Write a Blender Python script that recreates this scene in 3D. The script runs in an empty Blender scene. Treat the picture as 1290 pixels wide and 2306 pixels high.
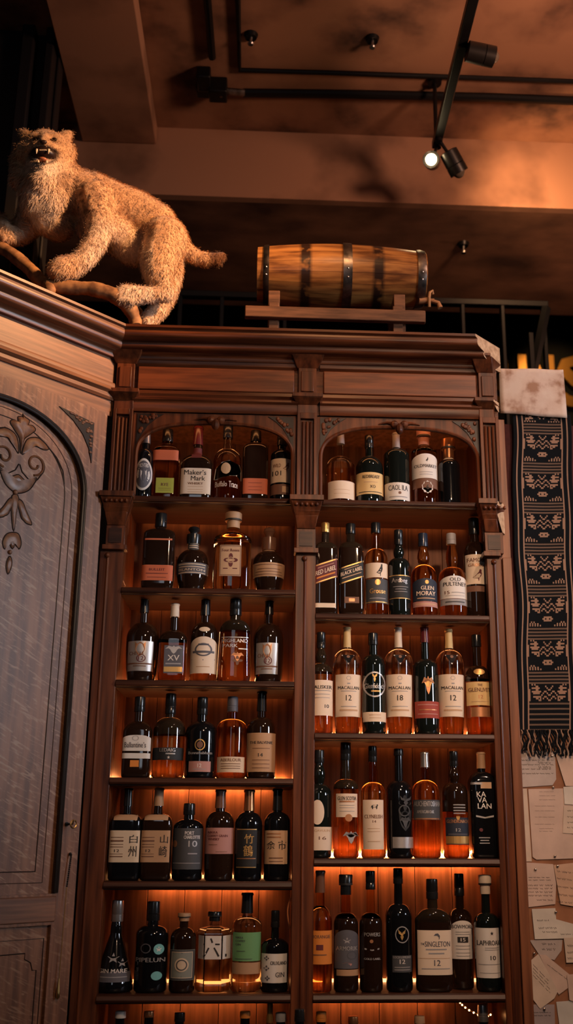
import bpy, bmesh, math, random
import numpy as np
from mathutils import Matrix, Vector
from mathutils.geometry import tessellate_polygon
random.seed(7)
RNG = np.random.default_rng(7)
SC = bpy.context.scene
COL = SC.collection

# ------------------------------------------------------------------ camera
FP, PX, PY = 2400.0, 730.0, 1153.0
th, ps, ro = math.radians(17.1), math.radians(3.1), .004
CAM = np.array([0, -3.3, 1.6])
cf = np.array([math.sin(ps)*math.cos(th), math.cos(ps)*math.cos(th), math.sin(th)])
r0 = np.array([math.cos(ps), -math.sin(ps), 0.0]); u0 = np.cross(r0, cf)
cr = r0*math.cos(ro)+u0*math.sin(ro); cu = -r0*math.sin(ro)+u0*math.cos(ro)
cam = bpy.data.cameras.new('camera'); camo = bpy.data.objects.new('camera', cam); COL.objects.link(camo)
camo.matrix_world = Matrix(((cr[0], cu[0], -cf[0], CAM[0]), (cr[1], cu[1], -cf[1], CAM[1]), (cr[2], cu[2], -cf[2], CAM[2]), (0, 0, 0, 1)))
cam.sensor_fit = 'AUTO'; cam.sensor_width = 36; cam.lens = 36*FP/2306
cam.shift_x = (645-PX)/2306; cam.shift_y = (PY-1153)/2306
cam.clip_start = .05
cam.dof.use_dof = True; cam.dof.focus_distance = 3.33; cam.dof.aperture_fstop = 2.4
SC.camera = camo

# ------------------------------------------------------------------ world, view, lamps
SC.view_settings.view_transform = 'Standard'; SC.view_settings.look = 'None'
SC.view_settings.gamma = 1; SC.view_settings.use_curve_mapping = False
SC.view_settings.exposure = 0.25
cy = SC.cycles
cy.caustics_reflective = False; cy.caustics_refractive = False
cy.max_bounces = 9; cy.diffuse_bounces = 3; cy.glossy_bounces = 4; cy.transmission_bounces = 8
cy.sample_clamp_indirect = 6; cy.blur_glossy = .15
w = bpy.data.worlds.new('World'); SC.world = w; w.use_nodes = True
w.node_tree.nodes['Background'].inputs[0].default_value = (.75, .55, .45, 1)
w.node_tree.nodes['Background'].inputs[1].default_value = .008

def look(loc, tgt):
    return (Vector(tgt)-Vector(loc)).to_track_quat('-Z', 'Y').to_euler()
def spot(name, loc, tgt, power, col, angle, blend=.6, size=.03):
    l = bpy.data.lights.new(name, 'SPOT'); l.energy = power; l.color = col; l.spot_size = math.radians(angle)
    l.spot_blend = blend; l.shadow_soft_size = size
    o = bpy.data.objects.new(name, l); COL.objects.link(o); o.location = loc; o.rotation_euler = look(loc, tgt); return o
def area(name, loc, tgt, power, col, sx, sy):
    l = bpy.data.lights.new(name, 'AREA'); l.shape = 'RECTANGLE'; l.size = sx; l.size_y = sy; l.energy = power; l.color = col
    o = bpy.data.objects.new(name, l); COL.objects.link(o); o.location = loc; o.rotation_euler = look(loc, tgt); return o
WARM = (1, .50, .22)
spot('cat_spot', (1.75, -1.35, 4.55), (-.64, -.0, 3.50), 700, WARM, 30, 1, .03)  # assumed lamp out of view, inferred from the warm light on the cat
spot('shelf_spot', (.3, -1.7, 4.6), (.25, .1, 3.40), 64, (1, .46, .19), 32, 1, .03)  # assumed unseen lamp over the barrel and cabinet top; no fixture is built
spot('paper_spot', (1.5, -1.8, 4.5), (1.05, .1, 2.3), 130, (1, .64, .46), 56, .9, .04)  # assumed lamp outside the frame for the runner and pinned papers
spot('beam_spot', (1.08, .62, 4.40), (1.35, 1.0, 4.46), 19, (1, .50, .22), 150, 1, .03)
spot('ceiling_spot', (1.5, -.7, 4.0), (.4, .5, 4.72), 70, (1, .50, .31), 130, 1, .16)  # assumed uplight out of view on the right, washing the ceiling
spot('soffit_spot', (2.1, 1.4, 3.8), (1.5, 1.2, 4.44), 6, (1, .46, .27), 140, 1, .05)  # hidden uplight behind the partition, added to brighten the soffit
wl = area('window_daylight', (4.3, -2.3, 2.95), (-.3, -.1, 2.68), 5.5, (.82, .88, 1), .6, 1.4); wl.data.spread = math.radians(36)  # assumed cool daylight from the right, a bare area light; no window is built
area('door_daylight', (-.6, -6.2, 3.0), (-.1, 0, 2.4), 7, (.85, .9, 1), .7, 1.8)  # unseen cool area light added far behind the camera, facing the cabinets
pl = area('pendant_lamp', (.9, -3.2, 3.5), (.42, 0, 2.05), 4.6, (1, .64, .40), .2, .2); pl.data.spread = math.radians(48)  # added unseen fill that warms the bottle shelves; no fixture is built

# ------------------------------------------------------------------ pixel -> plane helpers (places things at their own depth)
def ray(x, y): return cf + cr*(x-PX)/FP - cu*(y-PY)/FP
def at(x, y, Y): d = ray(x, y); return CAM + d*((Y-CAM[1])/d[1])
def atz(x, y, Z): d = ray(x, y); return CAM + d*((Z-CAM[2])/d[2])
def mpp(p): return float((np.array(p)-CAM) @ cf)/FP
LO = np.array([-.52, 0, 0]); LN = np.array([-.70711, .70711, 0]); LE = np.array([.70711, .70711, 0])
def lp(x, y):                       # point on the face of the angled cabinet: (along, up)
    d = ray(x, y); q = CAM + d*(((LO-CAM) @ LN)/(d @ LN)); return float((q-LO) @ LE), float(q[2])

# ------------------------------------------------------------------ materials
MATS = {}
def principled(name, col, rough=.6, metal=0, trans=0, emit=None, es=0, ior=1.45, coat=0, spec=.5):
    if name in MATS: return MATS[name]
    m = bpy.data.materials.new(name); m.use_nodes = True; b = m.node_tree.nodes['Principled BSDF']
    b.inputs['Base Color'].default_value = (*col, 1); b.inputs['Roughness'].default_value = rough
    b.inputs['Metallic'].default_value = metal; b.inputs['Transmission Weight'].default_value = trans
    b.inputs['IOR'].default_value = ior; b.inputs['Coat Weight'].default_value = coat
    b.inputs['Specular IOR Level'].default_value = spec
    if emit: b.inputs['Emission Color'].default_value = (*emit, 1); b.inputs['Emission Strength'].default_value = es
    MATS[name] = m; return m
def noisy(name, c1, c2, scale=(1, 1, 1), nscale=8, detail=6, rough=.6, bump=.0, lo=.35, hi=.65, c3=None, metal=0, fleck=None, distort=0.0, spec=.5):
    if name in MATS: return MATS[name]
    m = principled(name, c1, rough, metal, spec=spec); nt = m.node_tree; b = nt.nodes['Principled BSDF']
    tc = nt.nodes.new('ShaderNodeTexCoord'); mp = nt.nodes.new('ShaderNodeMapping'); mp.inputs['Scale'].default_value = scale
    nz = nt.nodes.new('ShaderNodeTexNoise'); nz.inputs['Scale'].default_value = nscale; nz.inputs['Detail'].default_value = detail
    nz.inputs['Distortion'].default_value = distort
    rp = nt.nodes.new('ShaderNodeValToRGB'); e = rp.color_ramp.elements
    e[0].position = lo; e[0].color = (*c1, 1); e[1].position = hi; e[1].color = (*c2, 1)
    if c3: k = e.new((lo+hi)/2); k.color = (*c3, 1)
    L = nt.links.new
    L(tc.outputs['Object'], mp.inputs['Vector']); L(mp.outputs['Vector'], nz.inputs['Vector']); L(nz.outputs['Fac'], rp.inputs['Fac'])
    out = rp.outputs['Color']
    if fleck:                       # medullary ray flecks of quartersawn oak: pale wavy streaks across the grain
        fc, fs, amt = fleck
        mp2 = nt.nodes.new('ShaderNodeMapping'); mp2.inputs['Scale'].default_value = fs; mp2.inputs['Rotation'].default_value = (0, 0, 0); mp3 = nt.nodes.new('ShaderNodeMapping'); mp3.inputs['Rotation'].default_value = (0, -.42, 0)
        n2 = nt.nodes.new('ShaderNodeTexNoise'); n2.inputs['Scale'].default_value = 5; n2.inputs['Detail'].default_value = 3; n2.inputs['Distortion'].default_value = 1.2
        r2 = nt.nodes.new('ShaderNodeValToRGB'); q = r2.color_ramp.elements
        q[0].position = .54; q[0].color = (0, 0, 0, 1); q[1].position = .66; q[1].color = (amt, amt, amt, 1)
        mx = nt.nodes.new('ShaderNodeMix'); mx.data_type = 'RGBA'
        L(tc.outputs['Object'], mp3.inputs['Vector']); L(mp3.outputs['Vector'], mp2.inputs['Vector']); L(mp2.outputs['Vector'], n2.inputs['Vector']); L(n2.outputs['Fac'], r2.inputs['Fac'])
        L(r2.outputs['Color'], mx.inputs[0]); L(out, mx.inputs[6]); mx.inputs[7].default_value = (*fc, 1); out = mx.outputs[2]
    L(out, b.inputs['Base Color'])
    if bump:
        bp = nt.nodes.new('ShaderNodeBump'); bp.inputs['Strength'].default_value = bump; bp.inputs['Distance'].default_value = .002
        L(nz.outputs['Fac'], bp.inputs['Height']); L(bp.outputs['Normal'], b.inputs['Normal'])
    return m
D1, D2, D3 = (.048, .013, .0055), (.155, .043, .0145), (.098, .027, .0095)
wood_v = noisy('wood_vertical', D1, D2, (9, 9, .6), 6, 6, .36, .25, c3=D3, spec=.32)
wood_h = noisy('wood_horizontal', D1, D2, (.6, 9, 9), 6, 6, .34, .25, c3=D3, spec=.35)
wood_dark = noisy('wood_dark', (.024, .008, .0045), (.062, .020, .010), (.6, 9, 9), 6, 5, .4, .2, spec=.35)
wood_back = noisy('wood_backboard', (.12, .046, .022), (.23, .092, .045), (12, 9, .5), 5, 5, .55, .15, spec=.25)
wood_cut = noisy('wood_raw_cut', (.38, .22, .12), (.62, .40, .25), (3, 3, 3), 18, 6, .8, .4)
O1, O2, O3 = (.125, .048, .022), (.25, .104, .048), (.185, .074, .034)
oak_v = noisy('oak_vertical', O1, O2, (14, 14, .7), 7, 7, .48, .2, c3=O3, fleck=((.42, .23, .13), (4, 4, 15), .38))
oak_panel = noisy('oak_panel', O1, O2, (9, 9, .8), 6, 7, .44, .15, c3=O3, fleck=((.42, .23, .13), (3.2, 3.2, 22), .55))
oak_h = noisy('oak_horizontal', O1, O2, (.7, 14, 14), 7, 7, .4, .2, c3=O3)
oak_carve = noisy('oak_carved', (.13, .05, .022), (.24, .105, .05), (6, 6, 6), 9, 5, .4, .2)
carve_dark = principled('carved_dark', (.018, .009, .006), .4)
plaster = noisy('ceiling_plaster', (.060, .030, .020), (.34, .175, .10), (1, 1, 1), 3.2, 4, .9, .1, .34, .60, c3=(.24, .12, .07))
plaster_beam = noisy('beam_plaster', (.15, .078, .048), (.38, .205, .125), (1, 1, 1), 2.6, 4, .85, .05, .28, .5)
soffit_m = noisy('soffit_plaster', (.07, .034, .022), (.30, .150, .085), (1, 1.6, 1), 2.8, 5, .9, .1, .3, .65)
wallpaint = principled('dark_wall_paint', (.012, .014, .017), .8)
burgundy = noisy('burgundy_felt', (.042, .009, .010), (.060, .013, .014), (1, 1, 1), 60, 3, .9)
board_m = noisy('pinboard_wood', (.20, .075, .03), (.34, .14, .065), (1, 1, 1), 9, 5, .7)
floor_m = noisy('floor_boards', (.05, .025, .014), (.10, .05, .028), (.6, 9, 9), 5, 5, .5)
black_metal = principled('black_metal', (.012, .012, .013), .38, .6)
steel_frame = principled('steel_frame_paint', (.009, .012, .014), .5, .2)
silver = principled('silver_metal', (.55, .54, .55), .3, 1)
gold = principled('gold_leaf', (.72, .42, .13), .32, 1)
brass = principled('brass', (.60, .38, .14), .35, 1)
iron = noisy('iron_hoop', (.08, .07, .065), (.30, .27, .25), (1, 1, 1), 30, 6, .38, .2, metal=1)
LEDC = (1.0, .38, .12)
def led(s): return principled('led_strip_%g' % s, (.1, .05, .02), .5, emit=LEDC, es=s)

# ------------------------------------------------------------------ mesh builder
class MB:
    def __init__(s): s.v = []; s.f = []; s.m = []; s.mi = 0
    def add(s, v, f):
        b = len(s.v); s.v += [tuple(map(float, p)) for p in v]
        for q in f: s.f.append(tuple(b+i for i in q)); s.m.append(s.mi)
        return s
    def box(s, x0, x1, y0, y1, z0, z1):
        v = [(x, y, z) for z in (z0, z1) for y in (y0, y1) for x in (x0, x1)]
        return s.add(v, [(0, 2, 3, 1), (4, 5, 7, 6), (0, 1, 5, 4), (2, 6, 7, 3), (0, 4, 6, 2), (1, 3, 7, 5)])
    def plate(s, loops, y0, y1):    # polygon (with holes) in XZ, front face at y0, thickness to y1
        pts = [p for l in loops for p in l]; tri = tessellate_polygon([[Vector((p[0], p[1], 0)) for p in l] for l in loops])
        n = len(pts); v = [(p[0], y0, p[1]) for p in pts]+[(p[0], y1, p[1]) for p in pts]
        f = []
        for t in tri:
            a, b, c = (pts[i] for i in t)
            cr_ = (b[0]-a[0])*(c[1]-a[1])-(b[1]-a[1])*(c[0]-a[0])
            if abs(cr_) < 1e-12: continue
            if cr_ < 0: t = t[::-1]
            f.append(tuple(t)); f.append(tuple(n+i for i in t[::-1]))
        o = 0
        for k, l in enumerate(loops):
            L = len(l); ar = sum(l[i][0]*l[(i+1) % L][1]-l[(i+1) % L][0]*l[i][1] for i in range(L))
            ccw = (ar > 0) == (k == 0)
            for i in range(L):
                a, b = o+i, o+(i+1) % L
                f.append((b, a, n+a, n+b) if ccw else (a, b, n+b, n+a))
            o += L
        return s.add(v, f)
    def sweep(s, prof, x0, x1, a0=0, a1=0):   # prof: closed list of (projection, z); ends mitred by projection
        n = len(prof)
        v = [(x0+p*a0, -p, z) for p, z in prof]+[(x1-p*a1, -p, z) for p, z in prof]
        f = [((i+1) % n, i, n+i, n+(i+1) % n) for i in range(n)]
        s.add(v, f)
        b = len(s.v)-2*n
        for t in tessellate_polygon([[Vector((p, z, 0)) for p, z in prof]]):
            s.f.append(tuple(b+i for i in t)); s.m.append(s.mi)
            s.f.append(tuple(b+n+i for i in t[::-1])); s.m.append(1 if a1 else s.mi)
        return s
    def tube(s, path, r, n=10, cap=True):
        P = [np.array(p, float) for p in path]; R = r if isinstance(r, (list, tuple)) else [r]*len(P)
        v = []; up = None
        for i, p in enumerate(P):
            t = P[min(i+1, len(P)-1)]-P[max(i-1, 0)]; t /= np.linalg.norm(t)+1e-12
            if up is None: up = np.array([0, 0, 1.]) if abs(t[2]) < .9 else np.array([1., 0, 0])
            a = np.cross(t, up); a /= np.linalg.norm(a)+1e-12; b = np.cross(a, t); up = b
            v += [p+R[i]*(a*math.cos(k*2*math.pi/n)+b*math.sin(k*2*math.pi/n)) for k in range(n)]
        f = [(i*n+k, i*n+(k+1) % n, (i+1)*n+(k+1) % n, (i+1)*n+k) for i in range(len(P)-1) for k in range(n)]
        if cap: f += [tuple(range(n))[::-1], tuple((len(P)-1)*n+k for k in range(n))]
        return s.add(v, f)
    def lathe(s, prof, n=32, c=(0, 0, 0), ax='z', e=2.0, dep=1.0):
        v = []
        for z, r in prof:
            ee = e(z) if callable(e) else e
            for k in range(n):
                t = 2*math.pi*k/n; ct, st = math.cos(t), math.sin(t)
                q = (abs(ct)**ee+abs(st)**ee)**(-1/ee)*r
                p = (q*ct, q*st*(dep(z) if callable(dep) else dep), z)
                if ax == 'x': p = (z, q*ct, q*st)
                if ax == 'y': p = (q*st, z, q*ct)
                v.append((p[0]+c[0], p[1]+c[1], p[2]+c[2]))
        m = len(prof)
        f = [(i*n+k, i*n+(k+1) % n, (i+1)*n+(k+1) % n, (i+1)*n+k) for i in range(m-1) for k in range(n)]
        f += [tuple(range(n))[::-1], tuple((m-1)*n+k for k in range(n))]
        return s.add(v, f)
    def ball(s, c, r, n=12, sc=(1, 1, 1)):
        pr = [(-math.cos(math.pi*i/n), max(math.sin(math.pi*i/n), .02)) for i in range(n+1)]
        b = len(s.v); s.lathe(pr, max(8, n))
        for i in range(b, len(s.v)):
            p = s.v[i]; s.v[i] = (c[0]+p[0]*r*sc[0], c[1]+p[1]*r*sc[1], c[2]+p[2]*r*sc[2])
        return s
    def build(s, name, mats, parent=None, world=True, bevel=0, smooth=35, loc=None):
        me = bpy.data.meshes.new(name); o = bpy.data.objects.new(name, me); COL.objects.link(o)
        V = np.array(s.v, float).reshape(-1, 3)
        if parent is not None:
            o.parent = parent
            if world:
                R = np.array(root_matrix(parent).inverted()); V = V @ R[:3, :3].T + R[:3, 3]
        elif loc is not None:
            V = V-np.array(loc); o.location = loc
        me.from_pydata(V.tolist(), [], s.f)
        if not isinstance(mats, (list, tuple)): mats = [mats]
        for m in mats: me.materials.append(m)
        if max(s.m, default=0) > 0: me.polygons.foreach_set('material_index', s.m)
        me.validate(); me.update()
        if smooth:
            me.shade_smooth(); me.set_sharp_from_angle(angle=math.radians(smooth))
        if bevel:
            b = o.modifiers.new('bevel', 'BEVEL'); b.width = bevel; b.segments = 2; b.limit_method = 'ANGLE'; b.angle_limit = math.radians(40)
        return o
RM = {}
def root_matrix(o):
    while o.parent: o = o.parent
    return RM.get(o.name, Matrix.Translation(o.location))
def thing(name, label, cat, loc=(0, 0, 0), rz=0, group=None):
    o = bpy.data.objects.new(name, None); COL.objects.link(o); o.empty_display_size = .05
    o.location = loc; o.rotation_euler = (0, 0, rz); RM[o.name] = Matrix.Translation(Vector(loc)) @ Matrix.Rotation(rz, 4, 'Z')
    return tag(o, label, cat, group)
def tag(o, label, cat, group=None):
    o['label'] = label; o['category'] = cat
    if group: o['group'] = group
    return o
def struct(o): o['kind'] = 'structure'; return o

# ------------------------------------------------------------------ the room
ZC, ZS, ZB, YB, YS = 4.803, 4.44, 4.705, 1.0, 2.05
struct(MB().box(-4, 4, -7, 5, -.1, 0).build('floor', floor_m))
struct(MB().box(-4, 4, -7, YB, ZC, ZC+.1).build('ceiling', plaster))
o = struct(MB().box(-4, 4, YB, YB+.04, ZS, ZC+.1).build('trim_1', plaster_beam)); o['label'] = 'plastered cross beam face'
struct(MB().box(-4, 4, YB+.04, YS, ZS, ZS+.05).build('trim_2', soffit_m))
struct(MB().box(-4, 4, YS-.05, YS, ZS+.05, 5.6).build('trim_3', wallpaint))
struct(MB().box(-.905, -.56, -3.5, YB-.005, ZB, ZC-.002).build('trim_4', plaster_beam, bevel=.006))
struct(MB().box(-4, 4, 3.6, 3.7, 0, 5.7).build('wall_back', wallpaint))
struct(MB().box(-4, 4, YS, 3.6, 5.6, 5.7).build('ceiling_back', wallpaint))
struct(MB().box(-1.5, -1.4, -3.0, 3.6, 0, 5.6).build('wall_left', wallpaint))
struct(MB().box(-4, 4, -7.1, -7.0, 0, ZC).build('wall_front', principled('front_wall_paint', (.05, .035, .03), .8)))
b = MB()                                            # tall moulded casing behind the angled cabinet
for x0, x1, y in ((-1.39, -1.16, .47), (-1.16, -1.05, .40), (-1.05, -1.0, .36), (-1.0, -.955, .42), (-.955, -.92, .37), (-.92, -.907, .44)): b.box(x0, x1, y, .52, 0, ZC-.001)
struct(b.build('trim_5', principled('black_casing', (.012, .010, .010), .5), bevel=.006))
XP = .80
b = MB().box(XP, 2.6, .115, .16, 0, 2.985)
struct(b.build('wall_right', burgundy))

# ------------------------------------------------------------------ shelf cabinet
XL, XR = -.52, .765
LB, RB, DV = (-.452, .088), (.152, .704), (.088, .152)
LZ = [2.66, 2.357, 2.067, 1.776, 1.483, 1.18]; RZ = [2.66, 2.283, 1.912, 1.548, 1.18]
BK = .27
cab = thing('bar_shelf_cabinet', 'tall dark wooden back bar cabinet with two arched bays of bottle shelves', 'cabinet', (.12, 0, 0))
T = .41421
def prof_cornice(ztop, zb):
    h = ztop-zb; P = []
    def arc(p0, z0, p1, z1, k, bulge):
        for i in range(k+1):
            t = i/k; nx, nz = (z1-z0), -(p1-p0)
            P.append((p0+(p1-p0)*t+bulge*math.sin(math.pi*t)*(-nx), z0+(z1-z0)*t+bulge*math.sin(math.pi*t)*(-nz)))
    P.append((-.02, ztop)); P.append((.085, ztop)); P.append((.085, ztop-.009)); P.append((.078, ztop-.012))
    arc(.076, ztop-.013, .058, ztop-.045, 6, .28)
    P.append((.050, ztop-.048)); P.append((.050, ztop-.053))
    arc(.054, ztop-.054, .036, ztop-.071, 5, .25)
    P.append((.028, ztop-.073))
    arc(.026, ztop-.075, .014, zb+.004, 5, -.22)
    P.append((.012, zb)); P.append((-.02, zb))
    return P
ZT = 3.228
MB().sweep(prof_cornice(ZT, 3.135), XL, XR, T, 1.0).build('cornice', [wood_h, wood_cut], cab, bevel=0, smooth=30)
MB().box(XL, XR-.02, .02, .40, ZT-.025, ZT-.001).build('top_board', wood_h, cab)
fr = MB().box(XL, XR, .004, .03, 2.95, 3.14)
fr.build('frieze_board', wood_h, cab)
for x0, x1 in ((LB[0]+.006, DV[0]-.012), (DV[1]+.022, RB[1]-.01)):
    fp = MB().box(x0, x1, -.006, .004, 3.03, 3.113).build('frieze_panel', noisy('wood_frieze', (.09, .023, .008), (.20, .052, .016), (.8, 9, 9), 7, 6, .36, .15), cab, bevel=.003)
    b = MB().sweep([(-.004, 3.162), (.016, 3.162), (.012, 3.150), (.012, 3.142), (.006, 3.132), (.006, 3.122), (-.004, 3.114)], x0-.012, x1+.012)
    b.sweep([(-.004, 3.028), (.008, 3.026), (.010, 3.014), (.005, 3.006), (.016, 2.998), (.018, 2.990), (.010, 2.984), (.010, 2.962), (.004, 2.952), (-.004, 2.952)], x0-.012, x1+.012)
    b.build('frieze_moulding', wood_h, cab)
# upper pilasters: capital, block, base flare, flutes, corbel
def flare(b, cx, hw0, hw1, z0, z1, p0, p1, cut=0):   # frustum between lower (hw0,p0) and upper (hw1,p1)
    v = []
    for hw, p, z in ((hw0, p0, z0), (hw1, p1, z1)):
        v += [(cx-hw, -p, z), (cx+hw-cut*p, -p, z), (cx+hw, .02, z), (cx-hw, .02, z)]
    b.add(v, [(0, 1, 5, 4), (1, 2, 6, 5), (2, 3, 7, 6), (3, 0, 4, 7), (3, 2, 1, 0), (4, 5, 6, 7)])
def flute_rods(cx, z0, z1, y):
    b = MB()
    for dx in (-.0125, 0, .0125):
        b.tube([(cx+dx, y, z0), (cx+dx, y, z1-.006), (cx+dx, y+.004, z1)], .0046, 8)
    return b
def pilaster(name, cx, hw, cut=0):
    hw2 = hw*.92
    b = MB()
    flare(b, cx, hw2+.004, hw+.026, 3.118, 3.166, .012, .046, cut)
    b.box(cx-hw-.026, cx+hw+.026-cut*.05, -.05, .02, 3.166, 3.176)
    b.box(cx-hw2, cx+hw2, -.012, .02, 3.02, 3.12)
    flare(b, cx, hw2, hw+.018, 2.985, 3.006, .01, .034, cut); b.box(cx-hw-.018, cx+hw+.018-cut*.036, -.036, .02, 3.006, 3.020)
    flare(b, cx, hw, hw2+.002, 2.955, 2.985, .012, .014, cut)
    b.box(cx-hw, cx-hw+.011, -.016, .02, 2.655, 2.956); b.box(cx+hw-.011, cx+hw, -.016, .02, 2.655, 2.956)
    b.box(cx-hw+.01, cx+hw-.01, -.003, .02, 2.655, 2.956); b.box(cx-hw+.01, cx+hw-.01, -.016, .0, 2.935, 2.956)
    p = b.build(name, [wood_v, wood_cut], cab, bevel=.0015)
    flute_rods(cx, 2.662, 2.925, -.008).build('flute', wood_v, p)
    q = MB().box(cx-hw2+.009, cx+hw2-.009, -.017, -.011, 3.032, 3.106); q.build('block_panel', wood_v, p, bevel=.002)
    c = MB()
    c.box(cx-hw-.022, cx+hw+.022-cut*.045, -.05, .02, 2.642, 2.66)
    flare(c, cx, hw+.008, hw+.018, 2.612, 2.642, .030, .044, cut)
    flare(c, cx, hw+.004, hw+.010, 2.596, 2.612, .024, .034, cut)
    flare(c, cx, hw-.004, hw+.004, 2.556, 2.596, .012, .028, cut)
    c.box(cx-hw+.002, cx+hw-.002, -.010, .02, 2.485, 2.556); c.box(cx-hw-.006, cx+hw+.006-cut*.02, -.022, .02, 2.474, 2.49)
    c = c.build('corbel', wood_v, p, bevel=.0015)
    d = MB()
    for k in range(5): d.ball((cx-hw-.008+(2*hw+.016)*(k+.5)/5, -.040, 2.630), .0062, 8)
    d.build('bead', wood_v, p)
    d = MB().box(cx-hw+.012, cx+hw-.012, -.013, -.009, 2.498, 2.546); d.build('corbel_panel', wood_dark, p)
pilaster('pilaster', -.486, .032); pilaster('pilaster', .120, .033); pilaster('pilaster', .729, .032, 1.0)
if True:                                            # raw sawn ends at the right hand side
    b = MB()
    for z0, z1, p0, p1 in ((2.596, 2.66, .024, .050), (2.985, 3.02, .010, .036), (2.556, 2.596, .012, .026)):
        b.add([(XR, .005, z0), (XR+.004-p0, -p0, z0), (XR+.004-p1, -p1, z1), (XR, .005, z1), (XR+.006, .012, z0), (XR+.006, .012, z1)], [(0, 1, 2, 3), (4, 0, 3, 5), (1, 4, 5, 2), (4, 1, 0), (3, 2, 5)])
    b.build('sawn_end', wood_cut, cab, smooth=0)
# lower stiles with slim rods
def stile(x0, x1, zt=2.475):
    st = MB().box(x0, x1, -.002, .03, .80, zt).build('stile', wood_v, cab, bevel=.002)
    return st
for x0, x1, xr in ((-.532, -.458, -.506), (DV[0], DV[1], .118), (.704, .752, .728)):
    st = stile(x0, x1)
    MB().tube([(xr, -.003, .85), (xr, -.003, 2.455)], .005, 8).ball((xr-.002, -.006, 2.458), .009, 8).build('stile_rod', wood_v, st)
MB().box(.757, .787, .004, .36, .80, 2.476).box(.745, .787, .012, .36, 2.47, 2.96).box(.752, .757, .016, .36, .8, 2.476).build('end_panel', noisy('wood_end', (.13, .042, .018), (.24, .085, .036), (9, 9, .6), 6, 6, .4, .2), cab, bevel=.002)
# back, sides, top inner boards
for (x0, x1), nm in ((LB, 0), (RB, 1)):
    b = MB(); n = 5
    for k in range(n):
        a = x0-.02+(x1-x0+.04)*k/n; c = x0-.02+(x1-x0+.04)*(k+1)/n
        b.box(a+.0008, c-.0008, BK, BK+.015, .80, 3.0)
    b.build('back_panel', wood_back, cab, bevel=.001)
    MB().box(x0-.02, x1+.02, .02, BK, 2.945, 2.965).build('inner_top', wood_back, cab)
MB().box(-.475, -.458, .03, BK, .80, 2.95).build('side_panel', wood_v, cab)
MB().box(DV[0]+.002, DV[1]-.004, .03, BK, .80, 2.95).build('divider_panel', wood_v, cab)
MB().box(.706, .75, .03, BK, .80, 2.95).build('side_panel', wood_v, cab)
# shelves, led strips
ls, lw = led(95), led(14)
def shelf(x0, x1, z, up, down, frac=(0, 1)):
    s = MB().box(x0, x1, .001, BK-.030, z-.024, z).box(x0, x1, BK-.030, BK, z-.007, z)
    s.sweep([(-.002, z-.022), (.006, z-.020), (.009, z-.014), (.006, z-.006), (.004, z-.002), (-.002, z-.001)], x0, x1)
    o = s.build('shelf', wood_dark, cab, bevel=.001)
    if up: MB().box(x0+.015, x1-.015, BK-.012, BK-.004, z+.0005, z+.010).build('led_strip', led(up), o)
    if down:
        a, c = x0+(x1-x0)*frac[0], x0+(x1-x0)*frac[1]
        MB().box(a, c, BK-.024, BK-.014, z-.010, z-.0075).build('led_strip', led(down), o)
UPL = [12, 40, 48, 52, 3, 2]; DNL = [3, 3, 3, 55, 55, 55]
for z, u, d in zip(LZ, UPL, DNL): shelf(-.458, LB[1], z, u, d, (.22, .87) if d > 20 else (.05, .95))
UPR = [14, 50, 105, 105, 4]; DNR = [3, 3, 3, 70, 65]
for z, u, d in zip(RZ, UPR, DNR): shelf(RB[0], RB[1], z, u, d, (.01, .97) if z > 1.3 else (.03, .74))
for x0, x1 in (LB, RB): MB().box(x0+.03, x1-.03, .026, .030, 2.936, 2.943).build('led_strip', led(9), cab)
# arches
def arch_board(x0, x1, zlo, ztop, zsp, zap):
    c = (x0+x1)/2; a = (x1-x0)/2-.014
    arc = []
    n = 40
    for i in range(n+1):
        t = math.pi*i/n; cx_, sx_ = math.cos(t), math.sin(t)
        arc.append((c+a*math.copysign(abs(cx_)**.72, cx_), zsp+(zap-zsp)*sx_**.80))
    outer = [(x1, zlo)]+[(x1, ztop), (x0, ztop), (x0, zlo)]
    loop = outer+[(c-a, zlo)]+arc[::-1]+[(c+a, zlo)]
    return loop, arc, c, a
for x0, x1 in (LB, RB):
    loop, arc, c, a = arch_board(x0, x1, 2.662, 2.955, 2.80, 2.918)
    ab = MB().plate([loop], .004, .024).build('arch_board', wood_v, cab)
    MB().tube([(c-a, .003, 2.664)]+[(x, .003, z) for x, z in arc[::-1]]+[(c+a, .003, 2.664)], .0065, 8).build('arch_bead', wood_v, ab)
    for sg in (-1, 1):                              # pierced corner carvings
        X = c+sg*((x1-x0)/2-.012)
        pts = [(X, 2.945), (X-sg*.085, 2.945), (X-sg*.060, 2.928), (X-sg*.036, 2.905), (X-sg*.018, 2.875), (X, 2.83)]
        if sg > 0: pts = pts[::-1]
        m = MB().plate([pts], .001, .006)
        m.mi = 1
        rr = random.Random(int(X*1000))
        for k in range(16):
            u, v_ = rr.random(), rr.random()
            px_, pz_ = X-sg*(.006+.062*u*(1-.5*v_)), 2.939-.07*v_*(1-.8*u)
            m.ball((px_, .0, pz_), rr.uniform(.004, .0075), 6, (1, .7, 1.2))
        m.build('corner_carving', [carve_dark, wood_v], ab)
    k = MB()                                        # keystone scroll
    k.ball((c-.016, -.006, 2.925), .014, 8, (1, .8, 1)).ball((c+.016, -.006, 2.925), .014, 8, (1, .8, 1)).ball((c, -.010, 2.908), .015, 8, (.9, .8, 1.3))
    for sg in (-1, 1): k.tube([(c+sg*.02, 0, 2.93), (c+sg*.04, 0, 2.934), (c+sg*.07, .002, 2.928)], [.007, .005, .002], 8)
    k.build('keystone', wood_v, ab)
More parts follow.
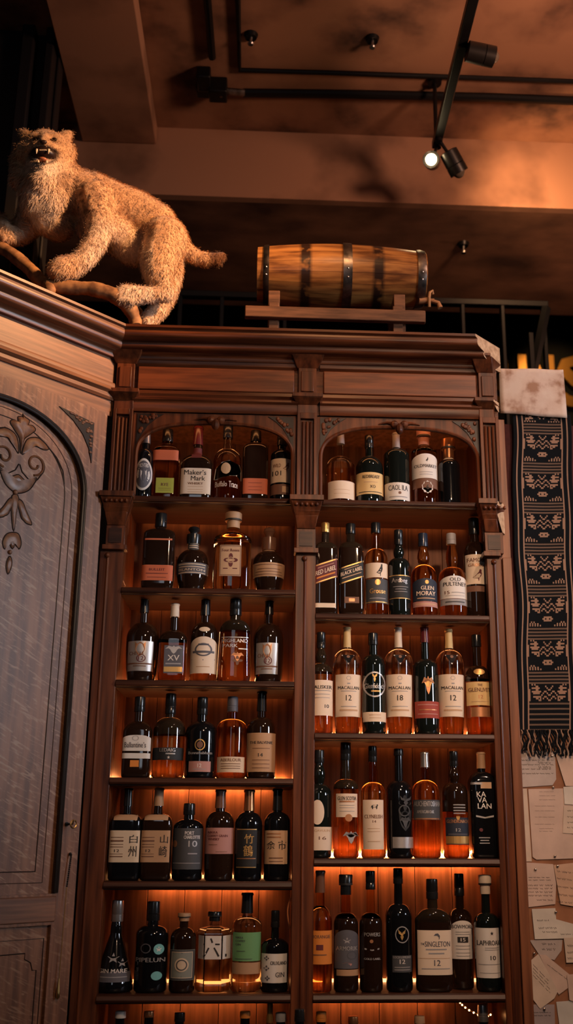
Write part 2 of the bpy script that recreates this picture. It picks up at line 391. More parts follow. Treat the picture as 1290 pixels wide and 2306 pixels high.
# plinth that carries the lowest bottles
tag(MB().box(-.545, .80, -.34, .30, .765, .80).build('bar_counter', wood_dark, bevel=.004, loc=(.12, 0, .765)), 'dark wooden counter ledge running below the lowest bottle shelves', 'counter')
MB().box(-.53, .785, .0, .36, 0, .764).build('base_panel', wood_dark, cab)

# ------------------------------------------------------------------ angled oak cabinet on the left (local frame: x along face, -y outward)
oak = thing('oak_cabinet', 'pale oak corner cabinet with carved arched door panel and heavy cornice', 'cabinet', tuple(LO), math.pi/4)
W = -.86
def ob(mb, nm, m, p=None, **k): return mb.build(nm, m, p or oak, world=False, **k)
ob(MB().sweep(prof_cornice(ZT, 3.135), W, 0, 0, T), 'cornice', [noisy('oak_cornice', (.085, .032, .015), (.20, .082, .040), (.7, 14, 14), 7, 7, .34, .15), oak_h], smooth=30)
ob(MB().box(W, -.012, .0, .42, ZT-.02, ZT-.002), 'top_board', oak_h)
ob(MB().box(W, -.002, .002, .03, 2.93, 3.14), 'frieze_board', oak_h)
ob(MB().sweep([(-.004, 3.046), (.006, 3.046), (.008, 3.040), (.008, 3.030), (.018, 3.024), (.022, 3.012), (.010, 3.004), (.010, 2.992), (.004, 2.984), (-.004, 2.984)], W, 0, 0, T), 'frieze_moulding', oak_h, smooth=30)
ob(MB().box(W, -.012, .012, .42, 0, 2.95), 'carcass', oak_v)
DX0, DX1 = -.70, -.095
CX = (DX0+DX1)/2
def arch_loop(x0, x1, zlo, zsp, zap, n=36, k=1.0, kz=.9):
    c, a = (x0+x1)/2, (x1-x0)/2
    arc = [(c+a*math.copysign(abs(math.cos(math.pi*i/n))**k, math.cos(math.pi*i/n)), zsp+(zap-zsp)*math.sin(math.pi*i/n)**kz) for i in range(n+1)]
    return [(x0, zlo), (x1, zlo)]+arc[1:-1] if False else [(x1, zlo)]+arc+[(x0, zlo)]
hole = arch_loop(DX0, DX1, 1.452, 2.62, 2.868)
door = ob(MB().plate([[(W+.04, .30), (-.028, .30), (-.028, 2.935), (W+.04, 2.935)], hole[::-1], [(DX0+.01, .40), (DX0+.01, 1.37), (DX1-.005, 1.37), (DX1-.005, .40)]], -.008, .014), 'door', oak_v)
pan = ob(MB().plate([arch_loop(DX0-.004, DX1+.004, 1.446, 2.62, 2.872)], .006, .016), 'door_panel', oak_panel, door)
inn = arch_loop(DX0+.062, DX1-.062, 1.512, 2.60, 2.815)
ob(MB().tube([(x, .0055, z) for x, z in inn+[inn[0]]], .0016, 6), 'incised_line', carve_dark, pan)
inn2 = arch_loop(DX0+.036, DX1-.036, 1.482, 2.61, 2.842)
ob(MB().tube([(x, .0055, z) for x, z in inn2+[inn2[0]]], .0012, 6), 'incised_line', noisy('line_brown', (.05, .02, .01), (.06, .025, .012)), pan)
hl = arch_loop(DX0+.002, DX1-.002, 1.454, 2.62, 2.866)
bm = MB().tube([(x, -.008, z) for x, z in hl], .0062, 8); bm.tube([(x+(.008 if x > CX else -.008)*min(1, abs(x-CX)/.2), -.009, z+.007*max(0, (z-2.62)/.25)) for x, z in hl], .0035, 8)
ob(bm, 'panel_bead', principled('black_bead', (.012, .008, .006), .28), door)
ob(MB().box(DX0-.02, DX1+.004, -.012, .0, 1.378, 1.446), 'door_rail', oak_h, door, bevel=.003)
ob(MB().box(DX0+.012, DX1-.006, .004, .015, .40, 1.37), 'lower_panel', oak_panel, door)
lw_ = [(DX0+.05, .45), (DX1-.035, .45), (DX1-.035, 1.255), (DX1-.048, 1.255), (DX1-.055, 1.275), (DX1-.075, 1.285), (DX1-.075, 1.30), (DX0+.05, 1.30)]
ob(MB().tube([(x, .0035, z) for x, z in lw_+[lw_[0]]], .0016, 6), 'incised_line', carve_dark, door)
lw2 = [(DX0+.03, .43), (DX1-.018, .43), (DX1-.018, 1.335), (DX0+.03, 1.335)]
ob(MB().tube([(x, .0035, z) for x, z in lw2+[lw2[0]]], .0016, 6), 'incised_line', carve_dark, door)
# corner spandrel carvings on the door
for sg in (1, -1):
    X = CX+sg*(-.079-CX)
    pts = [(X, 2.882), (X, 2.745), (X-sg*.014, 2.792), (X-sg*.040, 2.832), (X-sg*.080, 2.868), (X-sg*.135, 2.898)]
    if sg < 0: pass
    m = MB().plate([pts if sg < 0 else pts[::-1]], -.0115, -.007); m.mi = 1
    rr = random.Random(5)
    for k in range(34):
        u, v_ = rr.random(), rr.random()
        px_ = X-sg*(.007+.10*u*(1-v_)); pz_ = 2.882-.11*v_*(1-u)+(.008*u if v_ < .3 else 0)
        m.ball((px_, -.0120, pz_), rr.uniform(.003, .0065), 6, (1.2, .6, .8))
    ob(m, 'corner_carving', [principled('black_bead', (.012, .008, .006), .28), noisy('carve_mid', (.10, .04, .02), (.16, .07, .035))], door)
# carved leaf and scroll ornament
OX = -.335
def L2(px_, py_):                    # photo pixel to face coordinates
    a, z = lp(px_, py_); return a, z
def relief(b, pts, h=.006, y=.0058):
    n = len(pts); c = np.mean(np.array(pts), axis=0)
    v = [(p[0], y, p[1]) for p in pts]+[(c[0]+(p[0]-c[0])*.78, y-h*.8, c[1]+(p[1]-c[1])*.78) for p in pts]+[(c[0]+(p[0]-c[0])*.35, y-h, c[1]+(p[1]-c[1])*.35) for p in pts]+[(c[0], y-h*.7, c[1])]
    ar = sum(pts[i][0]*pts[(i+1) % n][1]-pts[(i+1) % n][0]*pts[i][1] for i in range(n))
    f = []
    for i in range(n):
        j = (i+1) % n
        for q in ((i, j, n+j, n+i), (n+i, n+j, 2*n+j, 2*n+i), (2*n+i, 2*n+j, 3*n)):
            f.append(q if ar > 0 else q[::-1])
    b.add(v, f)
def spiral(cx, cz, r, turns, a0, sg, n=40):
    return [(cx+r*(1-.72*t/n)*math.cos(a0+sg*turns*2*math.pi*t/n), cz+r*(1-.72*t/n)*math.sin(a0+sg*turns*2*math.pi*t/n)) for t in range(n+1)]
C0 = lp(49, 1010)[0]
def soft(pts, n=4):
    k = len(pts); out = []
    for i in range(k):
        a, b, c, d = (np.array(pts[(i+j) % k]) for j in (-1, 0, 1, 2))
        for t in np.arange(n)/n: out.append(tuple(.5*(2*b+(c-a)*t+(2*a-5*b+4*c-d)*t*t+(3*b-a-3*c+d)*t**3)))
    return out
def mir(pts): return [(2*C0-x, z) for x, z in pts]
leaf = [lp(*p) for p in ((49, 1020), (56, 990), (70, 978), (82, 968), (76, 958), (66, 956), (68, 946), (58, 938), (53, 931))]
leaf = leaf+mir(leaf)[::-1][1:-1]
fan = [lp(*p) for p in ((52, 1022), (62, 990), (82, 984), (100, 993), (112, 1010), (100, 1012), (82, 1004), (66, 1012))]
shell = [lp(*p) for p in ((47, 1070), (62, 1082), (85, 1075), (78, 1090), (66, 1104), (48, 1110))]
shell = shell+mir(shell)[::-1]
wing = [lp(*p) for p in ((40, 1125), (52, 1128), (62, 1152), (74, 1180), (62, 1178), (56, 1172), (50, 1165), (46, 1150))]
drop1 = [lp(*p) for p in ((36, 1112), (44, 1120), (38, 1160), (33, 1195), (28, 1160), (28, 1120))]
cup = [lp(*p) for p in ((30, 1198), (44, 1202), (50, 1222), (45, 1236), (40, 1218), (30, 1235), (20, 1218), (13, 1236), (8, 1220), (16, 1203))]
drop2 = [lp(*p) for p in ((24, 1252), (29, 1262), (27, 1278), (20, 1292), (16, 1278), (18, 1262))]
rb = MB(); ln = MB()
for pts in (leaf, fan, mir(fan), shell, wing, mir(wing), drop1, cup, drop2):
    pts_ = pts; pts = soft(pts); relief(rb, pts, .005 if pts_ is not leaf else .008); ln.tube([(x, .0050, z) for x, z in pts+[pts[0]]], .0018, 6)
rb.ball((lp(24, 1243)[0], .004, lp(24, 1243)[1]), .007, 8); rb.ball((lp(36, 1108)[0], .004, lp(36, 1108)[1]), .008, 8)
for pts in ((spiral(*lp(82, 1045), .036, 1.25, -1.6, 1)), ):
    for q in (pts, mir(pts)): ln.tube([(x, .0045, z) for x, z in q], .0026, 6); rb.tube([(x*.97+.03*C0, .0052, z) for x, z in q], .004, 6)
stem = [lp(*p) for p in ((47, 1045), (52, 1062), (66, 1078), (86, 1080), (100, 1062))]
sw = [lp(*p) for p in ((90, 985), (110, 1005), (130, 1030), (144, 1060), (147, 1090))]
for q in (stem, mir(stem), sw, mir(sw)): ln.tube([(x, .005, z) for x, z in q], .002, 6)
orn = ob(rb, 'carved_ornament', oak_carve, door, smooth=60)
ob(ln, 'carved_outline', carve_dark, door)
# key in the lock and the pull chain on it
kx, kz = lp(146, 1856)
key = thing('cabinet_key', 'small dark key standing in the lock of the oak cabinet door', 'key', tuple(LO+LE*kx+np.array([.70711, -.70711, 0])*.008+np.array([0, 0, kz])), math.pi/4)
MB().lathe([(-.004, .006), (.002, .006)], 16, ax='y', c=(0, -.0, 0)).tube([(0, 0, 0), (0, -.03, 0)], .0025, 8).build('shaft', black_metal, key, world=False)
MB().tube([(.0, -.03, 0)]+[(.010*math.sin(t), -.03-.004, .010*math.cos(t)*1.1) for t in np.linspace(0, 6.28, 17)], .0022, 6).build('bow', brass, key, world=False)
cx_, cz_ = lp(152, 1925)
ch = thing('pull_chain', 'beaded chain with brass pendant hanging down the oak cabinet stile', 'chain', tuple(LO+LE*cx_+np.array([.70711, -.70711, 0])*.0165+np.array([0, 0, cz_-.36])), math.pi/4)
b = MB()
for k in range(16): b.ball((-.0005*k, -.002, .36-k*.0056), .0028, 6)
b.ball((0, .003, .362), .0048, 8, (1, 1, 1)); b.build('bead_chain', black_metal, ch, world=False)
MB().tube([(-.008, -.002, .272), (-.012, -.002, .03)], .0011, 6).build('cord', brass, ch, world=False)
MB().lathe([(-.018, .003), (-.012, .0058), (0, .0055), (.02, .003), (.034, .0018)], 12, c=(-.012, -.002, 0)).build('pendant', brass, ch, world=False)
#@@PART2@@
# ------------------------------------------------------------------ lettering and emblems (flat outlines, laid on a surface later)
TXT = {}
def text_poly(s, bold=0.0):
    if s in TXT: return TXT[s]
    c = bpy.data.curves.new('t', 'FONT'); c.body = s; c.resolution_u = 2; c.fill_mode = 'FRONT'; c.offset = bold
    o = bpy.data.objects.new('t', c); COL.objects.link(o); bpy.context.view_layer.update()
    me = bpy.data.meshes.new_from_object(o.evaluated_get(bpy.context.evaluated_depsgraph_get()))
    V = np.array([v.co[:2] for v in me.vertices]).reshape(-1, 2); F = [tuple(p.vertices) for p in me.polygons]
    bpy.data.objects.remove(o); bpy.data.curves.remove(c); bpy.data.meshes.remove(me)
    if len(V):
        lo, hi = V.min(0), V.max(0); V = (V-lo)/np.maximum(hi-lo, 1e-6)
    TXT[s] = (V, F); return TXT[s]
def poly(pts):
    t = tessellate_polygon([[Vector((p[0], p[1], 0)) for p in pts]]); return np.array(pts, float), [tuple(q) for q in t]
def ringp(ri=.8, n=28):
    a = np.linspace(0, 2*math.pi, n, endpoint=False); o = np.c_[.5+.5*np.cos(a), .5+.5*np.sin(a)]; i = np.c_[.5+.5*ri*np.cos(a), .5+.5*ri*np.sin(a)]
    return np.r_[o, i], [(k, (k+1) % n, n+(k+1) % n, n+k) for k in range(n)]
def discp(n=24):
    a = np.linspace(0, 2*math.pi, n, endpoint=False); v = [(.5, .5)]+[(.5+.25*math.cos(t), .5+.25*math.sin(t)) for t in a]+[(.5+.5*math.cos(t), .5+.5*math.sin(t)) for t in a]
    return np.array(v), [(0, 1+k, 1+(k+1) % n) for k in range(n)]+[(1+k, 1+n+k, 1+n+(k+1) % n, 1+(k+1) % n) for k in range(n)]
def starp(n=8, ri=.8):
    return poly([(.5+.5*(1 if k % 2 == 0 else ri)*math.sin(math.pi*k/n), .5+.5*(1 if k % 2 == 0 else ri)*math.cos(math.pi*k/n)) for k in range(2*n)])
def barp(n=10):
    v = [(i/n, j) for j in (0, 1) for i in range(n+1)]; return np.array(v, float), [(i, i+1, n+2+i, n+1+i) for i in range(n)]
def framep(t=.05, n=8):
    v = []; f = []
    for (x0, x1, y0, y1) in ((0, 1, 0, t), (0, 1, 1-t, 1), (0, t, 0, 1), (1-t, 1, 0, 1)):
        b = len(v); v += [(x0+(x1-x0)*i/n, y) for y in (y0, y1) for i in range(n+1)]; f += [(b+i, b+i+1, b+n+2+i, b+n+1+i) for i in range(n)]
    return np.array(v, float), f
BIRD = [(0, .30), (.22, .42), (.42, .62), (.58, .80), (.62, .95), (.72, 1.0), (.82, .94), (.80, .80), (.84, .62), (.74, .40), (.58, .26), (.56, .02), (.50, .02), (.48, .22), (.30, .22)]
CREST = [(0, 1), (.2, .86), (.5, 1), (.8, .86), (1, 1), (.95, .5), (.78, .2), (.5, 0), (.22, .2), (.05, .5)]
EAGLE = [(.5, 1), (.58, .85), (.8, .95), (1, .6), (.8, .65), (.7, .5), (.62, .2), (.5, 0), (.38, .2), (.3, .5), (.2, .65), (0, .6), (.2, .95), (.42, .85)]
WILDCAT = [(0, .2), (.1, .7), (.3, .85), (.7, .8), (.9, 1), (1, .8), (.9, .55), (.85, 0), (.75, 0), (.7, .4), (.35, .4), (.3, 0), (.2, 0), (.15, .4)]
STAG = [(.5, 0), (.7, .3), (.62, .5), (.9, .6), (1, 1), (.82, .8), (.6, .72), (.5, .6), (.4, .72), (.18, .8), (0, 1), (.1, .6), (.38, .5), (.3, .3)]
FISH = [(0, .6), (.3, .9), (.7, .95), (1, .6), (.95, .2), (.8, 0), (.82, .35), (.6, .6), (.3, .6)]
QUAT = [(.5+.5*(.72+.28*math.cos(4*t))*math.cos(t), .5+.5*(.72+.28*math.cos(4*t))*math.sin(t)) for t in np.linspace(0, 6.283, 48, endpoint=False)]
SHAPES = dict(disc=discp(), ring=ringp(), thinring=ringp(.88), star=starp(), flower=starp(10, .86), bar=barp(), frame=framep(), thinframe=framep(.025), bird=poly(BIRD), crest=poly(CREST),
              eagle=poly(EAGLE), wildcat=poly(WILDCAT), stag=poly(STAG), fish=poly(FISH), quat=poly(QUAT), palm=starp(5, .42), vee=poly([(0, 1), (.5, 0), (1, 1)]), lozenge=poly([(.5, 0), (1, .5), (.5, 1), (0, .5)]),
              torn=poly([(0, .0), (.05, .55), (.3, .9), (.55, 1), (.9, .85), (1, .6), (1, .05), (.8, .2), (.6, .15), (.3, .05), (.1, -.05)]),
              curve=poly([(0, .2), (.5, 0), (1, .2), (1, .45), (.5, .2), (0, .45)]), drip=poly([(0, 1), (1, 1), (.95, .5), (.8, .3), (.7, .6), (.55, 0), (.4, .55), (.25, .2), (.1, .6)]))
PC = dict(cream=(.62, .47, .33), white=(.66, .60, .55), tan=(.50, .31, .18), ink=(.020, .016, .015), gold=(.62, .36, .12), orange=(.62, .20, .03), red=(.30, .045, .03), redor=(.52, .12, .05), lime=(.36, .36, .05),
          pink=(.42, .20, .17), grey=(.30, .28, .28), dkgrey=(.055, .055, .06), green=(.13, .30, .12), teal=(.16, .42, .42), yellow=(.66, .45, .20), black=(.012, .012, .013), silver=(.46, .42, .40), brown=(.16, .07, .04), navy=(.016, .022, .04),
          plum=(.10, .015, .03), slate=(.09, .085, .10), copper=(.50, .22, .10), wood=(.42, .24, .13), pale=(.70, .55, .42), sage=(.22, .23, .20), maroon=(.11, .016, .018))
def pm(c, rough=.65):
    if c in ('gold', 'silver', 'copper'): return principled('foil_'+c, PC[c], .38, .55)
    return principled('paper_'+c, PC[c], rough)
CAPM = {}
def capm(c):
    if c in ('gold', 'silver', 'copper'): return principled('cap_'+c, PC[c], .28, .8)
    return principled('cap_'+c, PC[c], .22 if c in ('black', 'navy', 'brown', 'red', 'dkgrey', 'maroon') else .5)
def glass(n):
    return {'whisky': lambda: principled('glass_whisky', (.97, .60, .24), .03, trans=1, ior=1.42),
            'deep': lambda: principled('glass_deep_amber', (.82, .37, .12), .03, trans=1, ior=1.42),
            'clear': lambda: principled('glass_clear', (.90, .90, .88), .02, trans=1, ior=1.46),
            'pale': lambda: principled('glass_pale_spirit', (.92, .80, .58), .02, trans=1, ior=1.40),
            'dark': lambda: principled('glass_black_green', (.006, .008, .007), .06, coat=.5),
            'brown': lambda: principled('glass_dark_brown', (.016, .007, .004), .06, coat=.5),
            'black': lambda: principled('glass_black', (.005, .005, .006), .09, coat=.3),
            'olive': lambda: principled('glass_smoke', (.045, .03, .018), .05, trans=.6, ior=1.42)}[n]()

def bottle(spec, shelf_z, yfront, group):
    cx, hw, ytop, ycap, yneck, ysh, nw, kind, gl, capc, capstyle, desc, labels = spec[:13]
    gin = 'gin' in desc.split()
    ym = yfront+.045
    P = atz(cx, 1000, shelf_z)                       # first guess of the scale
    base = at(cx, px_row(shelf_z, cx), ym)
    s = mpp((base[0], ym, shelf_z+.12))
    R = hw*s; dep = {'oval': .55, 'round': 1, 'sq': .95}.get(kind.split('-')[0], 1)
    yc = yfront+R*dep
    X = at(cx, px_row(shelf_z, cx), yc)[0]
    zt = lambda py: at(cx, py, yc)[2]-shelf_z
    H, zc, zn, zs = zt(ytop), zt(ycap), zt(yneck), zt(ysh)
    n = nw*s
    k = kind.split('-')[-1]
    pr = [(0, .82*R), (.0025, .93*R), (.007, R*.99)]
    def body(t):
        return {'taper': .84+.16*t, 'cone': 1-.70*t**1.15, 'flare': 1-.10*t, 'bulb': .86+.14*math.sin(min(1, t*1.15)*math.pi/2), 'ball': .80+.20*math.sin(min(1, t*1.1)*math.pi/2)}.get(k, 1)
    pr = [(z, r*body(0)) for z, r in pr]
    for i in range(1, 9):
        t = i/8; pr.append((.008+(zs-.008)*t, R*body(t)))
    R1 = R*body(1)
    for i in range(1, 13):
        t = i/12*math.pi/2; pr.append((zs+(zn-zs)*math.sin(t), n+(R1-n)*math.cos(t)**(1.15 if k != 'long' else 1.5)))
    for i in range(1, 9):
        t = i/8; pr.append((zn+(zc-zn)*t, n*(1+(.42*math.sin(math.pi*min(1, t*1.15)) if k == 'bulge' and t < .87 else 0))*(1-.06*t)))
    pr.append((zc+.004, n*.9))
    if gl[0] == gl[1]: lvl = None
    else:
        lvl = zs*(.96 if len(gl) < 3 else gl[2])
    e0 = {'sq': 5.5, 'oval': 2.6}.get(kind.split('-')[0], 2.0)
    ef = lambda z: e0 if z <= zs else (e0+(2-e0)*min(1, (z-zs)/max(.002, zn-zs)))
    df = lambda z: dep if z <= zs else (dep+(1-dep)*min(1, (z-zs)/max(.002, zn-zs)))
    if lvl:
        zz = [p[0] for p in pr]; rr = [p[1] for p in pr]; rl = float(np.interp(lvl, zz, rr)); pr = sorted(pr+[(lvl, rl)])
    th_ = thing('gin_bottle' if gin else 'whisky_bottle', desc, 'bottle', (X, yc, shelf_z), 0, group)
    N = 6 if kind.startswith('hex') else (44 if e0 > 2.5 else 36)
    g = MB().lathe(pr, N, e=ef, dep=df)
    mats = [glass(gl[0])]
    if lvl:
        mats.append(glass(gl[1])); m = []
        for f in g.f[:-2]:
            m.append(1 if min(g.v[i][2] for i in f) >= lvl-1e-6 else 0)
        g.m = m+[0, 1]
    g.build('glass', mats, th_, world=False, smooth=30 if kind.startswith('hex') else 60)
    # closure
    c = MB(); cw = n*1.13; h = H-zc
    if capstyle == 'cap':
        c.lathe([(zc, cw*.98), (zc+.002, cw), (zc+h*.32, cw), (zc+h*.34, cw*.95), (zc+h*.37, cw*.95), (zc+h*.39, cw*.99), (H-.004, cw*.97), (H-.001, cw*.93), (H, cw*.80)], 28)
    elif capstyle == 'foil':
        c.lathe([(zc, cw*1.02), (zc+h*.5, cw*.94), (zc+h*.86, cw*.93), (zc+h*.87, cw*1.04), (H-.003, cw*1.04), (H, cw*.92)], 28)
    elif capstyle == 'cork':
        c.lathe([(zc-.001, cw), (zc+h*.45, cw), (zc+h*.46, cw*1.28), (H-.003, cw*1.30), (H, cw*1.18)], 28)
    elif capstyle == 'knob':
        c.lathe([(zc-.001, cw*1.05), (zc+h*.30, cw*1.15), (zc+h*.52, cw*1.12), (zc+h*.56, cw*.60), (zc+h*.66, cw*.62), (zc+h*.8, cw*.92), (zc+h*.93, cw*.75), (H, cw*.2)], 28)
    cap = c.build('cap', capm(capc), th_, world=False)
    if capstyle == 'cork':
        MB().lathe([(zc+h*.46, cw*1.29), (zc+h*.52, cw*1.31), (zc+h*.56, cw*1.29)], 28).build('cap_band', capm('ink'), cap, world=False)
    zz = [p[0] for p in pr]; rr = [p[1] for p in pr]
    def front(x, z, eps):
        r = float(np.interp(z, zz, rr)); e, d = ef(z), df(z)
        q = min(.992, abs(x)/r)
        if N == 6:
            return (max(-r*.985, min(r*.985, x))+math.copysign(eps*q*.5, x), (-.866*r if q <= .5 else -.866*r*(1-(q-.5)/.5))-eps, z)
        y = -r*d*(1-q**e)**(1/e)
        return (max(-r*.992, min(r*.992, x))+math.copysign(eps*q, x), y-eps*math.sqrt(max(0, 1-q*q))-eps*.2, z)
    yf = yc-R*dep
    zf = lambda py: at(cx, py, yf)[2]-shelf_z
    def put(mb, V, F, x0, x1, y0, y1, eps, slope=0, curve=0):
        out = []
        for u, v in V:
            x = x0+(x1-x0)*u; z = y0+(y1-y0)*v+slope*x
            out.append(front(x, z, eps))
        mb.add(out, F)
    nl = 0
    for lab in labels:
        x0, x1, y0, y1, col = lab[:5]; shape = lab[5] if len(lab) > 5 else 'rect'; items = lab[6] if len(lab) > 6 else []
        slope = lab[7] if len(lab) > 7 else 0
        a, c_ = (x0-cx)*s, (x1-cx)*s; zhi, zlo = zf(y0), zf(y1)
        a = max(a, -R*.985); c_ = min(c_, R*.985)
        par = th_
        if col:
            nu, nv = 22, 8 if shape != 'arch' else 10
            mb = MB(); vs = []
            for i in range(nu+1):
                u = .5-.5*math.cos(math.pi*i/nu); x = a+(c_-a)*u; uu = 2*u-1
                t0, t1 = zlo, zhi
                if shape == 'arch': t1 = zhi-(zhi-zlo)*.22*(1-math.sqrt(max(0, 1-uu*uu)))
                if shape == 'oval': m_ = (zlo+zhi)/2; hh = (zhi-zlo)/2*math.sqrt(max(.0004, 1-uu*uu)); t0, t1 = m_-hh, m_+hh
                if shape == 'smile': t0 = zlo+(zhi-zlo)*.0; 
                for j in range(nv+1): vs.append(front(x, t0+(t1-t0)*j/nv+slope*x, .0006))
            fs = [(i*(nv+1)+j, (i+1)*(nv+1)+j, (i+1)*(nv+1)+j+1, i*(nv+1)+j+1) for i in range(nu) for j in range(nv)]
            mb.add(vs, fs)
            par = mb.build('paper_label' if nl == 0 else 'paper_label', pm(col), th_, world=False, smooth=80); nl += 1
        bycol = {}
        for it in items:
            s_, u, v, w_, h_ = it[:5]; ic = it[5] if len(it) > 5 else 'ink'
            V, F = SHAPES[s_[1:]] if s_.startswith('@') else text_poly(s_)
            if not len(V): continue
            cxm = a+(c_-a)*u; wm = (c_-a)*w_; zm = zhi-(zhi-zlo)*v; hm = (zhi-zlo)*h_
            for dx in ((0,) if s_.startswith('@') else (-.0003, .0003)):     # a second strike thickens the strokes
                put(bycol.setdefault(ic, MB()), V, F, cxm-wm/2+dx, cxm+wm/2+dx, zm-hm/2, zm+hm/2, (.0012 if len(it) < 7 else .0012+it[6])+dx*.2, slope)
        for ic, mb in bycol.items():
            mb.build('lettering' if any(not i[0].startswith('@') for i in items if (i[5] if len(i) > 5 else 'ink') == ic) else 'emblem', pm(ic), par, world=False, smooth=0)
    return th_
def px_row(z, cx):                  # image row of a shelf's front line at height z
    v = np.array([float(at(cx, 1500, 0.0)[0]), 0, z])-CAM; return PY-FP*(v @ cu)/(v @ cf)
FINE = lambda *ys, w=.7, h=.018, c='grey': [('@bar', .5, y, w, h, c) for y in ys]
K, S_, V_ = 'cap', 'foil', 'cork'
WH, DP = ('whisky', 'clear'), ('deep', 'olive')
DK, BR, BL = ('dark', 'dark'), ('brown', 'brown'), ('black', 'black')
ROWS = {}
ROWS['L0'] = [
 (322, 20, 972, 1000, 1012, 1035, 9, 'round', BL, 'silver', S_, 'black bottle with round white-ringed label, first on the left arched shelf', [(303, 341, 1032, 1104, 'white', 'oval', [('@disc', .5, .5, .84, .86, 'slate'), ('MICHTERS', .5, .22, .55, .12, 'white'), ('@crest', .52, .55, .36, .4, 'white')])]),
 (371, 30, 968, 996, 1004, 1022, 11, 'sq', ('deep', 'deep'), 'black', K, 'square reddish bottle with small yellow-green label under the left arch', [(353, 392, 1076, 1110, 'lime', 'rect', [('RYE', .5, .45, .4, .2, 'brown')]+FINE(.7, .82, c='brown')), (343, 399, 1013, 1036, 'redor', 'rect', [])]),
 (441, 35, 962, 1004, 1026, 1054, 10, 'sq', BR, 'maroon', S_, 'square bottle with dark red cap and large cream lower label under left arch', [(408, 474, 1054, 1112, 'pale', 'rect', [('Maker\u2019s', .48, .17, .72, .19), ('Mark', .58, .40, .46, .18), ('WHISKY', .5, .60, .5, .09, 'brown')]+FINE(.72, .84, .93, w=.5, c='tan')), (430, 452, 1000, 1030, 'maroon', 'rect', [])]),
 (509, 32, 957, 988, 1014, 1042, 10, 'round', ('deep', 'clear', 1.1), 'navy', K, 'rounded amber bottle with torn cream label and dark blue cap under left arch', [(478, 540, 1036, 1077, None, 'rect', [('@torn', .55, .5, .98, 1, 'pale'), ('@disc', .48, .45, .34, .62, 'tan', .0004)]), (484, 536, 1081, 1098, None, 'rect', [('Buffalo', .27, .5, .5, .7, 'pale'), ('Trace', .78, .5, .36, .8, 'pale')])]),
 (573, 29, 971, 996, 1000, 1018, 11, 'sq', BR, 'black', K, 'square dark ribbed bottle with low orange-red label under the left arch', [(547, 601, 1077, 1112, 'redor', 'rect', FINE(.3, .55, .75, w=.55, c='maroon'))]),
 (633, 25, 972, 1005, 1015, 1030, 10, 'round', BL, 'black', K, 'dark bottle with cream numbered label at the right end of left arch', [(608, 655, 1032, 1086, 'cream', 'rect', [('101', .3, .62, .4, .2), ('WILD', .3, .3, .36, .15, 'brown'), ('@bird', .75, .35, .36, .4, 'brown')]), (609, 655, 1090, 1113, 'brown', 'rect', [('@bar', .7, .5, .3, .6, 'tan')])])]
ROWS['R0'] = [
 (767, 32, 965, 1001, 1030, 1054, 8, 'round', ('deep', 'clear', 1.05), 'grey', S_, 'round-shouldered bottle with grey foil neck and plain cream label under right arch', [(738, 797, 1082, 1122, 'pale', 'rect', FINE(.5, .72, w=.6, c='tan'))]),
 (832, 31, 982, 1010, 1030, 1058, 9, 'round', DK, 'black', K, 'dark bottle with broad yellow label numbered in roman numerals under right arch', [(802, 862, 1063, 1112, 'yellow', 'rect', [('REDBREAST', .52, .2, .62, .15), ('XO', .57, .66, .2, .14), ('@bar', .5, .9, 1, .03, 'ink'), ('@bar', .5, .45, .5, .03, 'tan')])]),
 (894, 29, 976, 1010, 1013, 1028, 8, 'round', DK, 'grey', S_, 'dark bottle with whitish two-line label directly beneath right arch keystone', [(866, 922, 1086, 1125, 'white', 'rect', [('CAOL ILA', .5, .3, .75, .3, 'dkgrey'), ('@disc', .55, .6, .12, .16, 'brown'), ('@bar', .5, .82, .7, .05, 'grey')])]),
 (957, 29, 966, 1004, 1009, 1022, 11, 'round', ('whisky', 'whisky'), 'pink', V_, 'amber bottle with pink foil and large pale label with white badge under right arch', [(928, 986, 1021, 1076, 'white', 'arch', [('@bird', .54, .25, .13, .2), ('OLDMARKET', .5, .5, .86, .13, 'dkgrey')]+FINE(.75, .85, w=.5)), (946, 972, 1082, 1111, None, 'rect', [('@flower', .5, .5, 1, 1, 'white'), ('6', .5, .5, .24, .36, 'ink', .0005)]), (929, 985, 1077, 1098, 'brown', 'rect', [])]),
 (1013, 25, 990, 1033, 1037, 1054, 11, 'round', BL, 'copper', V_, 'plain black bottle with copper topped stopper at right end of right arch', [(999, 1026, 1011, 1017, 'ink', 'rect', []), (999, 1027, 1019, 1031, 'cream', 'rect', FINE(.35, .7, c='ink'))])]
